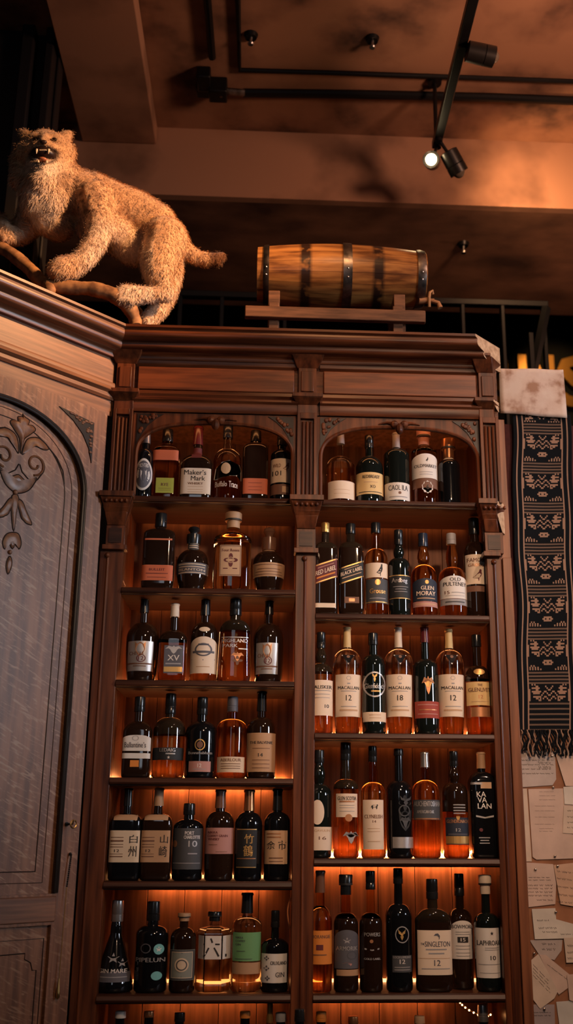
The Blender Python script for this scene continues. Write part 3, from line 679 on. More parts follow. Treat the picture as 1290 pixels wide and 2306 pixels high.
ROWS['L1'] = [
 (355, 36, 1157, 1188, 1194, 1209, 12, 'sq', ('brown', 'brown'), 'black', K, 'square dark bottle with orange-red band label on the second left shelf', [(321, 389, 1272, 1307, 'redor', 'rect', [('BULLEIT', .5, .3, .5, .16, 'maroon'), ('@bar', .5, .55, .7, .04, 'maroon'), ('@bar', .5, .8, .6, .03, 'maroon')]), (325, 385, 1212, 1216, 'redor', 'rect', [])]),
 (432, 36, 1186, 1226, 1240, 1270, 13, 'round-ball', BR, 'black', 'knob', 'ball-shaped dark bottle with figure stopper and black and cream band label', [(396, 468, 1266, 1291, 'slate', 'rect', [('@bar', .5, .15, 1, .08, 'cream'), ('@bar', .5, .9, 1, .08, 'cream'), ('@bar', .5, .38, .8, .07, 'cream'), ('BLANTON', .5, .63, .8, .2, 'cream')]), (421, 446, 1214, 1230, 'dkgrey', 'rect', FINE(.2, .5, .8, w=.8, h=.12, c='cream'))]),
 (521, 42, 1156, 1190, 1200, 1218, 13, 'oval', ('whisky', 'deep', .98), 'wood', V_, 'broad flask of amber whisky with upright cream emblem label on second left shelf', [(494, 541, 1227, 1297, 'tan', 'rect', [('@thinframe', .5, .5, .94, .96, 'brown'), ('Four Roses', .5, .17, .8, .09, 'maroon'), ('@quat', .52, .49, .66, .44, 'maroon'), ('@ring', .52, .49, .3, .2, 'tan', .0004), ('@bar', .28, .76, .22, .03, 'maroon'), ('@bar', .72, .76, .22, .03, 'maroon')])]),
 (604, 36, 1188, 1240, 1244, 1270, 13, 'round-ball', BR, 'brown', 'knob', 'ball-shaped dark bottle with tan band label, rightmost on second left shelf', [(568, 641, 1266, 1297, 'wood', 'rect', [('@bar', .5, .15, 1, .05, 'brown'), ('@bar', .5, .45, .7, .05, 'brown'), ('@bar', .5, .65, .8, .05, 'brown'), ('@bar', .5, .85, 1, .05, 'brown')]), (591, 617, 1211, 1236, 'wood', 'rect', FINE(.3, .5, .7, w=.7, h=.06, c='brown'))])]
ROWS['R1'] = [
 (732, 27, 1178, 1200, 1222, 1242, 9, 'sq', ('brown', 'olive', 1.02), 'gold', K, 'square bottle with slanted red label and gold lower band, partly behind centre post', [(707, 757, 1264, 1308, 'maroon', 'rect', [('RED LABEL', .5, .46, .88, .23, 'pale'), ('@bar', .5, .06, 1, .06, 'gold'), ('@bar', .5, .22, .7, .04, 'pink'), ('@bar', .5, .72, .8, .08, 'orange'), ('@bar', .5, .94, 1, .06, 'gold')], .36), (708, 754, 1358, 1368, 'pale', 'rect', [])]),
 (790, 28, 1180, 1203, 1222, 1242, 10, 'sq', ('brown', 'olive', 1.02), 'black', K, 'square bottle with slanted black and gold label and black cap', [(764, 816, 1270, 1308, 'black', 'rect', [('BLACK LABEL', .5, .42, .9, .22, 'pale'), ('@bar', .5, .05, 1, .07, 'gold'), ('@bar', .5, .2, .6, .04, 'tan'), ('@bar', .5, .68, .8, .05, 'tan'), ('@bar', .5, .94, 1, .07, 'gold')], .36), (774, 806, 1344, 1358, 'brown', 'rect', [('@bar', .5, .5, .4, .5, 'copper')])]),
 (848, 26, 1178, 1202, 1238, 1262, 10, 'round', ('whisky', 'whisky'), 'black', K, 'amber bottle with pale bird label over dark lower label on second right shelf', [(823, 873, 1267, 1300, 'pale', 'rect', [('@bird', .62, .5, .34, .86, 'ink')]), (824, 873, 1303, 1358, 'dkgrey', 'rect', [('@disc', .5, .14, .26, .24, 'gold'), ('Grouse', .5, .5, .7, .2, 'gold'), ('@bar', .5, .8, .7, .03, 'grey'), ('@bar', .5, .95, 1, .04, 'gold')])]),
 (900, 25, 1194, 1228, 1258, 1276, 9, 'round-bulge', DK, 'black', K, 'slim black bottle with thin silver lettering and gold lines on second right shelf', [(877, 924, 1294, 1348, 'black', 'rect', [('Ardbeg', .45, .26, .72, .24, 'silver'), ('@bar', .5, .03, 1, .03, 'gold'), ('@bar', .5, .98, 1, .03, 'gold'), ('@bar', .5, .5, .7, .02, 'grey'), ('@bar', .5, .6, .5, .02, 'grey'), ('@bar', .5, .7, .6, .02, 'grey')])]),
 (956, 29, 1202, 1232, 1274, 1300, 10, 'round-bulge', ('deep', 'whisky', 1.2), 'navy', K, 'amber bottle with dark arched label in white capitals on second right shelf', [(929, 985, 1302, 1353, 'navy', 'arch', [('GLEN', .55, .42, .52, .17, 'pale'), ('MORAY', .5, .66, .74, .19, 'pale'), ('@star', .53, .16, .16, .2, 'gold'), ('@bar', .5, .88, .7, .04, 'tan')]), (929, 985, 1354, 1366, 'pink', 'rect', [('@bar', .5, .5, .8, .2, 'tan')])]),
 (1021, 31, 1202, 1227, 1280, 1300, 10, 'round-bulge', ('whisky', 'whisky'), 'grey', K, 'amber bottle with white arched label and grey cap on second right shelf', [(991, 1051, 1296, 1347, 'white', 'arch', [('OLD', .52, .16, .4, .15), ('PULTENEY', .52, .37, .84, .17), ('15', .22, .74, .16, .14, 'brown'), ('@bar', .62, .74, .5, .03, 'grey'), ('@bar', .5, .88, .7, .02, 'grey')]), (991, 1051, 1348, 1362, 'grey', 'rect', [('@bar', .5, .5, .7, .2, 'dkgrey')])]),
 (1074, 26, 1168, 1205, 1222, 1250, 11, 'round', BR, 'black', K, 'dark bottle with cream label and standing bird, last on second right shelf', [(1050, 1098, 1248, 1315, 'pale', 'rect', [('FAMOUS', .5, .19, .86, .13, 'brown'), ('GROUSE', .5, .36, .8, .10, 'copper'), ('@bird', .52, .70, .52, .40, 'maroon')]), (1050, 1098, 1319, 1332, 'brown', 'rect', [])])]
CHIV = lambda x0, x1, y0, y1: [(x0, x1, y0, y1, 'silver', 'oval' if False else 'rect', [('@crest', .5, .28, .42, .5, 'copper'), ('CHIVAS', .36, .42, .56, .12, 'brown'), ('12', .55, .58, .2, .13, 'maroon'), ('@ring', .55, .58, .36, .26, 'maroon'), ('@bar', .5, .76, .96, .05, 'brown'), ('@bar', .5, .84, .5, .03, 'brown')])]
ROWS['L2'] = [
 (317, 37, 1347, 1380, 1403, 1440, 9, 'round-bulb', BR, 'black', S_, 'bulbous dark bottle with metallic crest label, leftmost on the third left shelf', CHIV(288, 344, 1443, 1510)),
 (387, 31, 1360, 1390, 1420, 1445, 9, 'sq', ('deep', 'brown', 1.0), 'pale', S_, 'bottle with pale capsule and silver roman numeral label on third left shelf', [(370, 411, 1453, 1516, 'slate', 'rect', [('XV', .5, .45, .62, .2, 'white'), ('@eagle', .5, .16, .9, .3, 'silver'), ('@bar', .5, .66, .8, .05, 'grey'), ('@bar', .5, .86, .96, .18, 'gold')])]),
 (457, 31, 1343, 1386, 1402, 1432, 10, 'round', ('whisky', 'brown', .55), 'black', S_, 'bottle with large cream arched label and small oval seal on third left shelf', [(428, 486, 1433, 1516, 'pale', 'arch', [('@ring', .5, .36, .66, .36, 'slate'), ('@bar', .5, .42, .8, .06, 'slate'), ('@curve', .5, .6, .86, .1, 'slate'), ('@bar', .5, .82, .5, .02, 'tan'), ('@bar', .5, .22, .4, .05, 'slate')]), (446, 470, 1411, 1422, 'cream', 'oval', [])]),
 (526, 38, 1347, 1387, 1397, 1422, 12, 'oval-flare', ('deep', 'olive', 1.0), 'black', K, 'broad embossed amber flask with silver lettering on the third left shelf', [(494, 559, 1433, 1462, None, 'rect', [('@bar', .5, .05, .9, .06, 'silver'), ('HIGHLAND', .5, .32, .86, .28, 'silver'), ('PARK', .35, .70, .5, .26, 'silver'), ('@bar', .78, .95, .3, .08, 'silver')]), (505, 552, 1466, 1508, None, 'rect', [('@quat', .6, .5, .5, .5, 'brown'), ('@eagle', .6, .3, .6, .5, 'copper')])]),
 (603, 35, 1352, 1384, 1405, 1441, 9, 'round-bulb', BR, 'black', S_, 'bulbous dark bottle with metallic crest label, rightmost on the third left shelf', CHIV(576, 624, 1447, 1517))]
MAC = lambda cx, n, x0, x1: [(x0, x1, 1518, 1613, 'pale', 'rect', [('@ring', .5, .09, .18, .1, 'grey'), ('MACALLAN', .5, .32, .82, .075), ('@bar', .5, .4, .6, .015, 'grey'), (n, .5, .56, .22, .13), ('@bar', .5, .76, .6, .015, 'grey'), ('@bar', .5, .85, .7, .04, 'tan'), ('@bar', .5, .22, .12, .03, 'grey')]), (cx-14, cx+14, 1474, 1496, None, 'rect', [('@vee', .5, .5, 1, 1, 'silver'), ('@disc', .5, .2, .25, .3, 'brown', .0004)])]
ROWS['R2'] = [
 (722, 27, 1424, 1460, 1495, 1516, 9, 'round-bulge', ('whisky', 'olive', 1.0), 'black', K, 'bottle with black cap and cream label, half behind centre post on third right shelf', [(697, 748, 1531, 1611, 'pale', 'rect', [('TALISKER', .5, .2, .88, .1), ('@bar', .5, .3, .8, .02, 'grey'), ('10', .72, .74, .18, .1), ('@bar', .5, .4, .7, .015, 'grey'), ('@bar', .5, .5, .7, .015, 'grey')])]),
 (782, 33, 1413, 1459, 1463, 1494, 8, 'round-taper', WH, 'yellow', S_, 'broad-shouldered bottle numbered 12 between the cream label and dark green bottle', MAC(782, '12', 755, 811)),
 (842, 27, 1426, 1453, 1475, 1502, 10, 'round', DK, 'black', K, 'dark green bottle with gold stag lettering and cream foot label on third right shelf', [(816, 868, 1512, 1570, None, 'rect', [('@thinring', .5, .5, .96, 1, 'silver'), ('@stag', .5, .22, .24, .4, 'gold'), ('Glenfiddich', .5, .56, .86, .2, 'silver'), ('@bar', .55, .76, .4, .06, 'gold')]), (817, 868, 1603, 1625, 'pale', 'rect', [('@bar', .5, .3, .5, .06, 'tan'), ('@bar', .5, .6, .5, .06, 'tan')])]),
 (900, 33, 1413, 1459, 1463, 1494, 8, 'round-taper', WH, 'pale', S_, 'broad-shouldered bottle with pale label numbered 18 on third right shelf', MAC(900, '18', 870, 927)),
 (961, 29, 1413, 1448, 1485, 1506, 9, 'round', DK, 'maroon', S_, 'black bottle with dark red capsule, gold eagle and red band label', [(945, 980, 1520, 1566, None, 'rect', [('@eagle', .5, .5, .8, .9, 'copper'), ('@disc', .5, .45, .3, .3, 'gold', .0004)]), (934, 989, 1579, 1617, 'red', 'rect', [('@bar', .5, .2, .8, .05, 'pink'), ('@bar', .5, .5, .7, .06, 'copper'), ('@bar', .5, .75, .8, .05, 'pink')])]),
 (1017, 32, 1417, 1461, 1465, 1494, 8, 'round-taper', WH, 'yellow', S_, 'broad-shouldered bottle numbered 12 beside the red banded black bottle', MAC(1017, '12', 989, 1047)),
 (1080, 29, 1430, 1457, 1500, 1532, 10, 'round', ('deep', 'brown', 1.0), 'black', K, 'bottle with golden label and oval shoulder seal, last on third right shelf', [(1052, 1106, 1535, 1588, 'yellow', 'rect', [('THE', .5, .14, .2, .1, 'brown'), ('GLENLIVET', .5, .34, .88, .17, 'brown'), ('12', .52, .64, .18, .15, 'copper'), ('@bar', .5, .84, .7, .02, 'tan')]), (1067, 1092, 1505, 1519, 'gold', 'oval', []), (1058, 1102, 1592, 1614, 'copper', 'rect', [])])]
ROWS['L3'] = [
 (306, 32, 1569, 1603, 1625, 1650, 11, 'sq', BR, 'black', K, 'dark bottle with arched cream label and small orange square on fourth left shelf', [(276, 337, 1655, 1691, 'white', 'arch', [('@ring', .46, .2, .24, .3, 'grey'), ('Ballantine\u2019s', .46, .62, .76, .34, 'slate')]), (276, 337, 1696, 1708, 'white', 'rect', []), (295, 314, 1712, 1727, 'orange', 'rect', [])]),
 (377, 36, 1562, 1608, 1616, 1645, 11, 'round', ('whisky', 'olive', .9), 'black', K, 'tall amber bottle with thin white capitals on black band, fourth left shelf', [(343, 411, 1683, 1711, 'black', 'rect', [('LEDAIG', .5, .2, .5, .28, 'silver'), ('@bar', .6, .5, .3, .1, 'silver'), ('@palm', .55, .8, .1, .3, 'silver')])]),
 (450, 36, 1570, 1610, 1625, 1652, 11, 'round', BL, 'black', K, 'wide black bottle with gold ring emblem and small grey label', [(438, 461, 1664, 1690, None, 'rect', [('@ring', .5, .5, 1, 1, 'gold'), ('@disc', .5, .5, .6, .6, 'brown')]), (424, 476, 1691, 1699, None, 'rect', [('Bunnahabhain', .5, .5, .98, .8, 'grey')]), (426, 474, 1714, 1738, 'pink', 'rect', [('12', .5, .4, .18, .36, 'white'), ('@bar', .5, .75, .6, .06, 'grey')])]),
 (519, 34, 1569, 1603, 1620, 1642, 11, 'round', ('deep', 'deep'), 'slate', K, 'amber bottle with grey cap and low cream label on fourth left shelf', [(489, 549, 1704, 1739, 'cream', 'rect', [('ABERLOUR', .5, .2, .74, .2, 'brown')]+FINE(.45, .6, .75, w=.7, h=.04, c='brown'))]),
 (586, 33, 1556, 1602, 1616, 1642, 10, 'round', BR, 'black', S_, 'dark bottle with tall tan label, rightmost on the fourth left shelf', [(555, 618, 1650, 1738, 'wood', 'rect', [('THE BALVENIE', .5, .25, .78, .07), ('14', .48, .57, .16, .09)]+FINE(.4, .7, .8, .9, w=.6, h=.014, c='brown'))])]
ROWS['R3'] = [
 (718, 28, 1689, 1718, 1765, 1792, 10, 'round-bulge', DK, 'black', K, 'dark bottle with tall rounded cream label, half behind centre post on fourth right shelf', [(698, 728, 1801, 1857, 'pale', 'oval', []), (692, 746, 1862, 1915, 'pale', 'rect', [('LAGAVULIN', .5, .16, .8, .1, 'tan'), ('16', .6, .48, .3, .14, 'brown')])]),
 (779, 29, 1672, 1712, 1755, 1776, 11, 'round', ('deep', 'olive', 1.0), 'black', K, 'bottle with squarish cream label over gold seal on fourth right shelf', [(756, 803, 1787, 1840, 'pale', 'rect', [('GLEN SCOTIA', .5, .2, .86, .16), ('@bar', .5, .34, .7, .06, 'copper')]+FINE(.5, .6, .75, w=.7, h=.02)), (775, 791, 1833, 1850, None, 'rect', [('@disc', .5, .5, 1, 1, 'copper')]), (770, 806, 1870, 1902, None, 'rect', [('@eagle', .5, .5, 1, .9, 'grey')])]),
 (841, 28, 1680, 1716, 1762, 1787, 9, 'round', ('whisky', 'deep', 1.02), 'black', K, 'amber bottle with tall narrow cream label showing a small wildcat', [(817, 862, 1801, 1913, 'pale', 'rect', [('@wildcat', .54, .14, .36, .10), ('CLYNELISH', .5, .34, .86, .075, 'brown'), ('14', .53, .44, .16, .05, 'brown')]+FINE(.58, .64, .84, w=.6, h=.01, c='tan'))]),
 (901, 30, 1686, 1702, 1758, 1787, 10, 'round', BL, 'black', K, 'black bottle with raised relief figure and silver foot band', [(882, 929, 1885, 1910, 'silver', 'rect', []), (892, 928, 1786, 1874, None, 'rect', [('@quat', .5, .25, .8, .4, 'black'), ('@crest', .5, .7, .8, .55, 'black'), ('@ring', .45, .45, .7, .3, 'dkgrey', .0006), ('@stag', .55, .2, .7, .25, 'dkgrey', .0006), ('@eagle', .5, .75, .7, .3, 'dkgrey', .0006)])]),
 (961, 32, 1694, 1728, 1757, 1787, 9, 'round', ('deep', 'deep'), 'silver', S_, 'amber bottle with silver capsule and dark band of wide grey capitals', [(931, 992, 1801, 1846, 'dkgrey', 'rect', [('AUCHENTOSHAN', .5, .2, .94, .26, 'silver'), ('AMERICAN OAK', .42, .6, .6, .16, 'silver'), ('@bar', .5, .95, 1, .06, 'copper')])]),
 (1028, 29, 1692, 1726, 1762, 1787, 9, 'round-bulge', ('deep', 'brown', .72), 'black', K, 'dark bottle with blue-black label and gold stripe on fourth right shelf', [(1003, 1055, 1841, 1902, 'navy', 'rect', [('@crest', .5, .02, .16, .16, 'gold'), ('GLENDRONACH', .5, .14, .9, .13, 'copper'), ('12', .5, .46, .2, .12, 'silver'), ('@bar', .5, .62, .8, .05, 'slate'), ('@bar', .5, .83, .98, .28, 'gold')]), (1018, 1048, 1806, 1838, None, 'rect', FINE(.2, .4, .6, .8, w=.9, h=.08))]),
 (1091, 30, 1694, 1731, 1738, 1765, 9, 'sq', BL, 'wood', S_, 'tall black bottle with stacked white capitals, last on fourth right shelf', [(1062, 1110, 1760, 1845, None, 'rect', [('@bar', .25, .05, .5, .06, 'silver'), ('@bar', .68, .1, .5, .17, 'tan'), ('KA', .45, .34, .42, .14, 'white'), ('VA', .48, .49, .42, .14, 'white'), ('LAN', .58, .65, .62, .14, 'white'), ('@curve', .58, .88, .8, .2, 'silver')]), (1075, 1102, 1864, 1905, None, 'rect', [('@disc', .2, .12, .3, .2, 'maroon'), ('@bar', .45, .55, .9, .06, 'grey'), ('@bar', .45, .7, .7, .06, 'grey'), ('@bar', .45, .85, .8, .06, 'grey')])])]
JP = lambda x0, x1, y0, y1, a, b, n, c: [(x0, x1, y0, y1, c, 'rect', [(a, .80, .27, .26, .26), (b, .78, .66, .26, .34)]+[('@bar', .27, v, .42, h, 'brown') for v, h in ((.22, .02), (.33, .05), (.44, .02), (.52, .02), (.74, .015), (.82, .03))]+[(n, .28, .64, .16, .09)]), ((x0+x1)/2-26, (x0+x1)/2+26, 1834, 1847, 'wood', 'rect', [])]
ROWS['L4'] = [
 (279, 35, 1775, 1815, 1832, 1850, 9, 'sq', BL, 'black', S_, 'square-shouldered bottle with pale tan label of brushed characters, fifth left shelf far left', JP(245, 312, 1870, 1942, '白', '州', '12', 'cream')),
 (349, 34, 1774, 1815, 1832, 1850, 10, 'sq', BR, 'wood', S_, 'square-shouldered bottle with brown capsule and brushed character label', JP(316, 380, 1870, 1942, '山', '崎', '12', 'wood')),
 (420, 34, 1809, 1835, 1845, 1864, 12, 'round', BL, 'black', K, 'short wide charcoal bottle with small white capitals on fifth left shelf', [(386, 452, 1865, 1958, 'dkgrey', 'rect', [('PORT', .58, .12, .3, .09, 'white'), ('CHARLOTTE', .66, .22, .52, .08, 'white'), ('10', .70, .38, .28, .15, 'silver'), ('@disc', .10, .38, .16, .17, 'copper'), ('@bar', .7, .62, .3, .03, 'grey'), ('@bar', .5, .85, .9, .015, 'grey')])]),
 (491, 32, 1778, 1820, 1827, 1852, 11, 'round', BR, 'brown', S_, 'dark bottle with dusty pink label, fourth on the fifth left shelf', [(460, 522, 1864, 1923, 'pink', 'rect', [('NIKKA', .28, .18, .34, .09, 'maroon'), ('COFFEY GRAIN', .45, .31, .7, .09, 'maroon'), ('WHISKY', .32, .44, .4, .09, 'maroon'), ('@bar', .3, .65, .3, .02, 'brown'), ('@bar', .6, .92, .4, .02, 'brown')])]),
 (557, 31, 1778, 1826, 1829, 1857, 11, 'round', BL, 'copper', S_, 'black bottle with copper capsule and gold brushed characters', [(531, 576, 1866, 1955, 'black', 'rect', [('@bar', .5, .02, .94, .02, 'gold'), ('竹', .62, .26, .46, .24, 'gold'), ('鶴', .58, .56, .46, .28, 'gold'), ('@bar', .5, .76, .9, .02, 'copper'), ('@bar', .5, .98, .94, .02, 'gold')])]),
 (622, 29, 1776, 1825, 1829, 1852, 10, 'round', BL, 'black', S_, 'dark bottle with tan label and two side by side characters, fifth left shelf right end', [(595, 645, 1870, 1946, 'tan', 'rect', [('余', .28, .44, .34, .24), ('市', .76, .44, .34, .28), ('@bar', .4, .1, .6, .04, 'copper'), ('@bar', .4, .2, .6, .04, 'copper'), ('@bar', .5, .82, .6, .03, 'brown'), ('@bar', .5, .92, .6, .02, 'brown')])])]
ROWS['R4'] = [
 (720, 27, 1960, 2010, 2040, 2076, 10, 'round-long', ('deep', 'whisky', 1.02), 'brown', S_, 'amber bottle with orange label, half behind centre post on the lowest right shelf', [(695, 746, 2096, 2172, 'orange', 'rect', [('MORANGIE', .5, .18, .8, .1, 'brown'), ('@bar', .45, .5, .3, .16, 'maroon'), ('@bar', .45, .72, .6, .03, 'brown')])]),
 (779, 28, 1969, 2014, 2055, 2082, 11, 'round', ('brown', 'deep', 1.1), 'black', V_, 'dark bottle with plum-grey illustrated label on the lowest right shelf', [(753, 806, 2094, 2182, 'slate', 'arch', [('@palm', .5, .28, .36, .18, 'grey'), ('ARMORIK', .5, .48, .88, .11, 'silver'), ('@thinring', .7, .66, .4, .2, 'dkgrey'), ('@fish', .5, .88, .4, .1, 'pink')]), (757, 806, 2184, 2198, 'wood', 'rect', [])]),
 (836, 26, 1961, 2003, 2055, 2082, 10, 'round', ('brown', 'whisky', 1.1), 'black', K, 'dark bottle with arched white capitals and shield on the lowest right shelf', [(817, 857, 2098, 2165, None, 'rect', [('POWERS', .5, .1, .86, .13, 'silver'), ('@disc', .45, .33, .2, .12, 'copper'), ('@curve', .48, .55, .8, .2, 'grey'), ('GOLD LABEL', .5, .92, .9, .07, 'grey')])]),
 (900, 30, 1955, 1990, 2035, 2062, 10, 'round', BL, 'black', K, 'black bottle with gold stag medallion and small grey numbered label', [(887, 921, 2086, 2124, None, 'rect', [('@thinring', .5, .5, .9, 1, 'grey'), ('@stag', .48, .5, .5, .7, 'gold')]), (882, 925, 2152, 2190, 'dkgrey', 'rect', [('LOCH LOMOND', .5, .1, .9, .14, 'grey'), ('12', .5, .36, .28, .26, 'white'), ('@bar', .5, .7, .8, .05, 'grey'), ('@bar', .5, .85, .8, .05, 'grey')])]),
 (978, 41, 1979, 2024, 2045, 2076, 12, 'oval', ('brown', 'olive', 1.0), 'black', K, 'widest bottle on the lowest right shelf, with large cream label numbered 12', [(941, 1020, 2095, 2196, 'pale', 'rect', [('@fish', .54, .14, .18, .16, 'slate'), ('SINGLETON', .56, .31, .72, .12, 'slate'), ('THE', .14, .31, .1, .05, 'slate'), ('@bar', .52, .43, .6, .03, 'grey'), ('@bar', .52, .52, .45, .03, 'grey'), ('12', .54, .73, .18, .13, 'slate'), ('@bar', .5, .86, .8, .02, 'grey'), ('@bar', .5, .63, 1, .012, 'tan')])]),
 (1041, 27, 1967, 2017, 2045, 2068, 10, 'round', BR, 'black', K, 'dark bottle with white label and black number box, second from right on lowest shelf', [(1016, 1067, 2073, 2160, 'white', 'arch', [('BOWMORE', .5, .16, .9, .1, 'dkgrey'), ('@bar', .5, .5, .46, .15, 'ink'), ('15', .5, .5, .2, .09, 'white', .0004)]+FINE(.3, .36, .66, .74, .84, .92, w=.6, h=.014))]),
 (1101, 28, 1970, 2012, 2055, 2078, 10, 'round', DK, 'pale', V_, 'dark green bottle with pale stopper and white label numbered 10, lowest right shelf', [(1074, 1129, 2090, 2203, 'white', 'rect', [('@palm', .6, .11, .16, .09), ('LAPHROAIG', .52, .30, .96, .10), ('@bar', .6, .4, .6, .012, 'grey'), ('@bar', .6, .44, .6, .012, 'grey'), ('10', .62, .60, .22, .09), ('@bar', .5, .73, .9, .012, 'grey'), ('@bar', .5, .9, .8, .01, 'grey')])])]
ROWS['L5'] = [
 (254, 45, 2027, 2075, 2080, 2102, 12, 'round-cone', BL, 'silver', K, 'cone-shaped gin bottle with silver cap and pale leaf pattern', [(219, 289, 2146, 2214, None, 'rect', [('GIN MARE', .5, .62, .86, .13, 'white'), ('@palm', .5, .2, .4, .36, 'grey'), ('@palm', .78, .36, .3, .3, 'grey'), ('@bar', .5, .82, .9, .03, 'grey')]), (218, 291, 2190, 2213, 'slate', 'rect', [])]),
 (337, 37, 2029, 2073, 2083, 2104, 13, 'round', BL, 'black', K, 'dark gin bottle with teal round mark on the sixth left shelf', [(344, 366, 2126, 2150, None, 'rect', [('@disc', .5, .5, 1, 1, 'teal'), ('@palm', .5, .5, .6, .6, 'white', .0004)]), (304, 370, 2154, 2170, None, 'rect', [('PIPELUN', .5, .5, .96, .6, 'grey')]), (304, 342, 2122, 2150, None, 'rect', [('@ring', .6, .5, .6, .8, 'slate')]), (341, 364, 2188, 2208, None, 'rect', [('@disc', .5, .5, 1, 1, 'teal')])]),
 (408, 29, 2056, 2073, 2088, 2114, 10, 'round', BR, 'wood', V_, 'small brown apothecary gin bottle with ornate grey-green label', [(381, 435, 2139, 2208, 'sage', 'rect', [('@frame', .5, .5, .96, .97, 'dkgrey'), ('@thinframe', .5, .5, .84, .86, 'cream'), ('@lozenge', .5, .5, .8, .8, 'dkgrey'), ('@disc', .5, .5, .56, .46, 'cream', .0004), ('@ring', .5, .5, .44, .36, 'dkgrey', .0008)])]),
 (478, 40, 2052, 2073, 2084, 2102, 11, 'hex', ('pale', 'clear', .82), 'black', 'cork', 'faceted clear gin bottle with white label on the sixth left shelf', [(444, 516, 2108, 2161, 'white', 'rect', [('六', .42, .5, .5, .8), ('@bar', .86, .85, .05, .12, 'ink')])]),
 (552, 34, 2010, 2056, 2064, 2087, 12, 'round', ('pale', 'clear', .9), 'black', S_, 'tall clear gin bottle with green label and black capsule', [(522, 584, 2100, 2165, 'green', 'rect', [('NIKKA', .24, .18, .26, .07, 'dkgrey'), ('COFFEY', .28, .3, .34, .07, 'dkgrey'), ('GIN', .2, .42, .18, .07, 'dkgrey'), ('@bar', .3, .65, .3, .02, 'dkgrey'), ('@bar', .4, .92, .6, .02, 'dkgrey')]), (522, 584, 2168, 2194, 'wood', 'rect', [])]),
 (617, 31, 2050, 2088, 2112, 2132, 9, 'round', BL, 'black', K, 'dark gin bottle with whitish label, rightmost on the sixth left shelf', [(588, 644, 2148, 2214, 'white', 'rect', [('CRUXLAND', .66, .32, .62, .12), ('GIN', .72, .72, .34, .17, 'dkgrey'), ('@quat', .2, .16, .2, .18, 'slate'), ('@quat', .2, .5, .22, .2, 'slate'), ('@quat', .24, .84, .2, .18, 'slate')])])]
NAMES = dict(L0='bottles under the left arch', R0='bottles under the right arch', L1='bottles on the second left shelf', R1='bottles on the second right shelf', L2='bottles on the third left shelf', R2='bottles on the third right shelf',
             L3='bottles on the fourth left shelf', R3='bottles on the fourth right shelf', L4='bottles on the fifth left shelf', R4='bottles on the lowest right shelf', L5='bottles on the sixth left shelf')
for key_, rows in ROWS.items():
    z = (LZ if key_[0] == 'L' else RZ)[int(key_[1])]
    for i, sp in enumerate(rows):
        yf = .042 if key_[1] == '0' else .022
        if sp[0] == 1041: yf = .075
        if sp[0] in (371, 573, 633, 1074): yf += .012
        bottle(sp, z, yf, NAMES[key_])
# tops of the bottles standing on the counter ledge
LOW = [(255, 24, 2277, 2292, 'white', 'counter bottle with white cap at the far left of the ledge'), (322, 22, 2276, 2290, 'copper', 'counter bottle with copper cap, second from the left'), (393, 22, 2279, 2300, 'black', 'counter bottle with black cap, third from the left'),
       (545, 26, 2277, 2292, 'orange', 'counter bottle with orange cap near the left bay middle'), (602, 20, 2247, 2302, 'gold', 'counter bottle with slender gold pourer spout'), (628, 22, 2280, 2300, 'grey', 'counter bottle with grey cap beside the gold pourer'),
       (672, 24, 2272, 2300, 'black', 'black capped bottle on the ledge in front of the centre post'), (722, 26, 2278, 2300, 'orange', 'counter bottle with orange cap just right of centre post'), (797, 24, 2288, 2304, 'copper', 'counter bottle with copper cap in the right bay'),
       (950, 26, 2287, 2304, 'tan', 'counter bottle with tan cap in the middle of the right bay'), (1098, 24, 2262, 2300, 'silver', 'counter bottle with silver cap at the right end, under drooping lights')]
for cx, hw, yt, yc_, cc, ds in LOW:
    yf = -.11 if cx == 672 else .03
    bottle((cx, hw, yt, yc_, yc_+25, yc_+60, 7 if cc == 'gold' else 11, 'round', BL if cc != 'gold' else WH, cc, K if cc != 'gold' else S_, ds, []), .80, yf, 'bottles on the counter ledge')
#@@PART3@@
# ------------------------------------------------------------------ stuffed wild cat on its branch
def vox(blobs, vs, sm, name):        # many overlapping balls -> one continuous skin
    mb = MB()
    for c, r, sc in blobs: mb.ball(c, r, 10, sc)
    me = bpy.data.meshes.new(name); me.from_pydata(mb.v, [], mb.f); me.update()
    o = bpy.data.objects.new(name, me); COL.objects.link(o)
    r = o.modifiers.new('r', 'REMESH'); r.mode = 'VOXEL'; r.voxel_size = vs
    s = o.modifiers.new('s', 'SMOOTH'); s.factor = .5; s.iterations = sm
    bpy.context.view_layer.update()
    m2 = bpy.data.meshes.new_from_object(o.evaluated_get(bpy.context.evaluated_depsgraph_get()))
    bpy.data.objects.remove(o); bpy.data.meshes.remove(me); m2.name = name; return m2
def chain(pts, step=.35, sc=(1, 1, 1)):
    out = []; Q = [(at(x, y, Y), r*mpp(at(x, y, Y))) for x, y, Y, r in pts]
    for (p, r), (q, t) in zip(Q, Q[1:]):
        n = max(2, int(np.linalg.norm(q-p)/(step*min(r, t)))+1)
        for i in range(n): k = i/n; out.append((p+(q-p)*k, r+(t-r)*k, sc))
    out.append((Q[-1][0], Q[-1][1], sc)); return out
def B(x, y, Y, r, sc=(1, 1, 1)): p = at(x, y, Y); return (p, r*mpp(p), sc)
bl = []
bl += chain([(368, 545, .15, 50), (345, 512, .15, 57), (300, 488, .15, 60), (250, 470, .14, 61), (205, 452, .13, 64), (170, 448, .11, 64), (138, 448, .10, 60)])
bl += chain([(184, 414, .11, 34), (192, 436, .07, 44)])                       # shoulder hump
bl += chain([(160, 440, .10, 60), (125, 405, .07, 58), (100, 362, .05, 54)])    # neck
bl += chain([(112, 455, .07, 56), (108, 488, .09, 44), (130, 508, .10, 36)])     # chest and bib
bl += chain([(98, 385, .02, 42), (90, 430, .04, 46), (90, 462, .06, 42)])
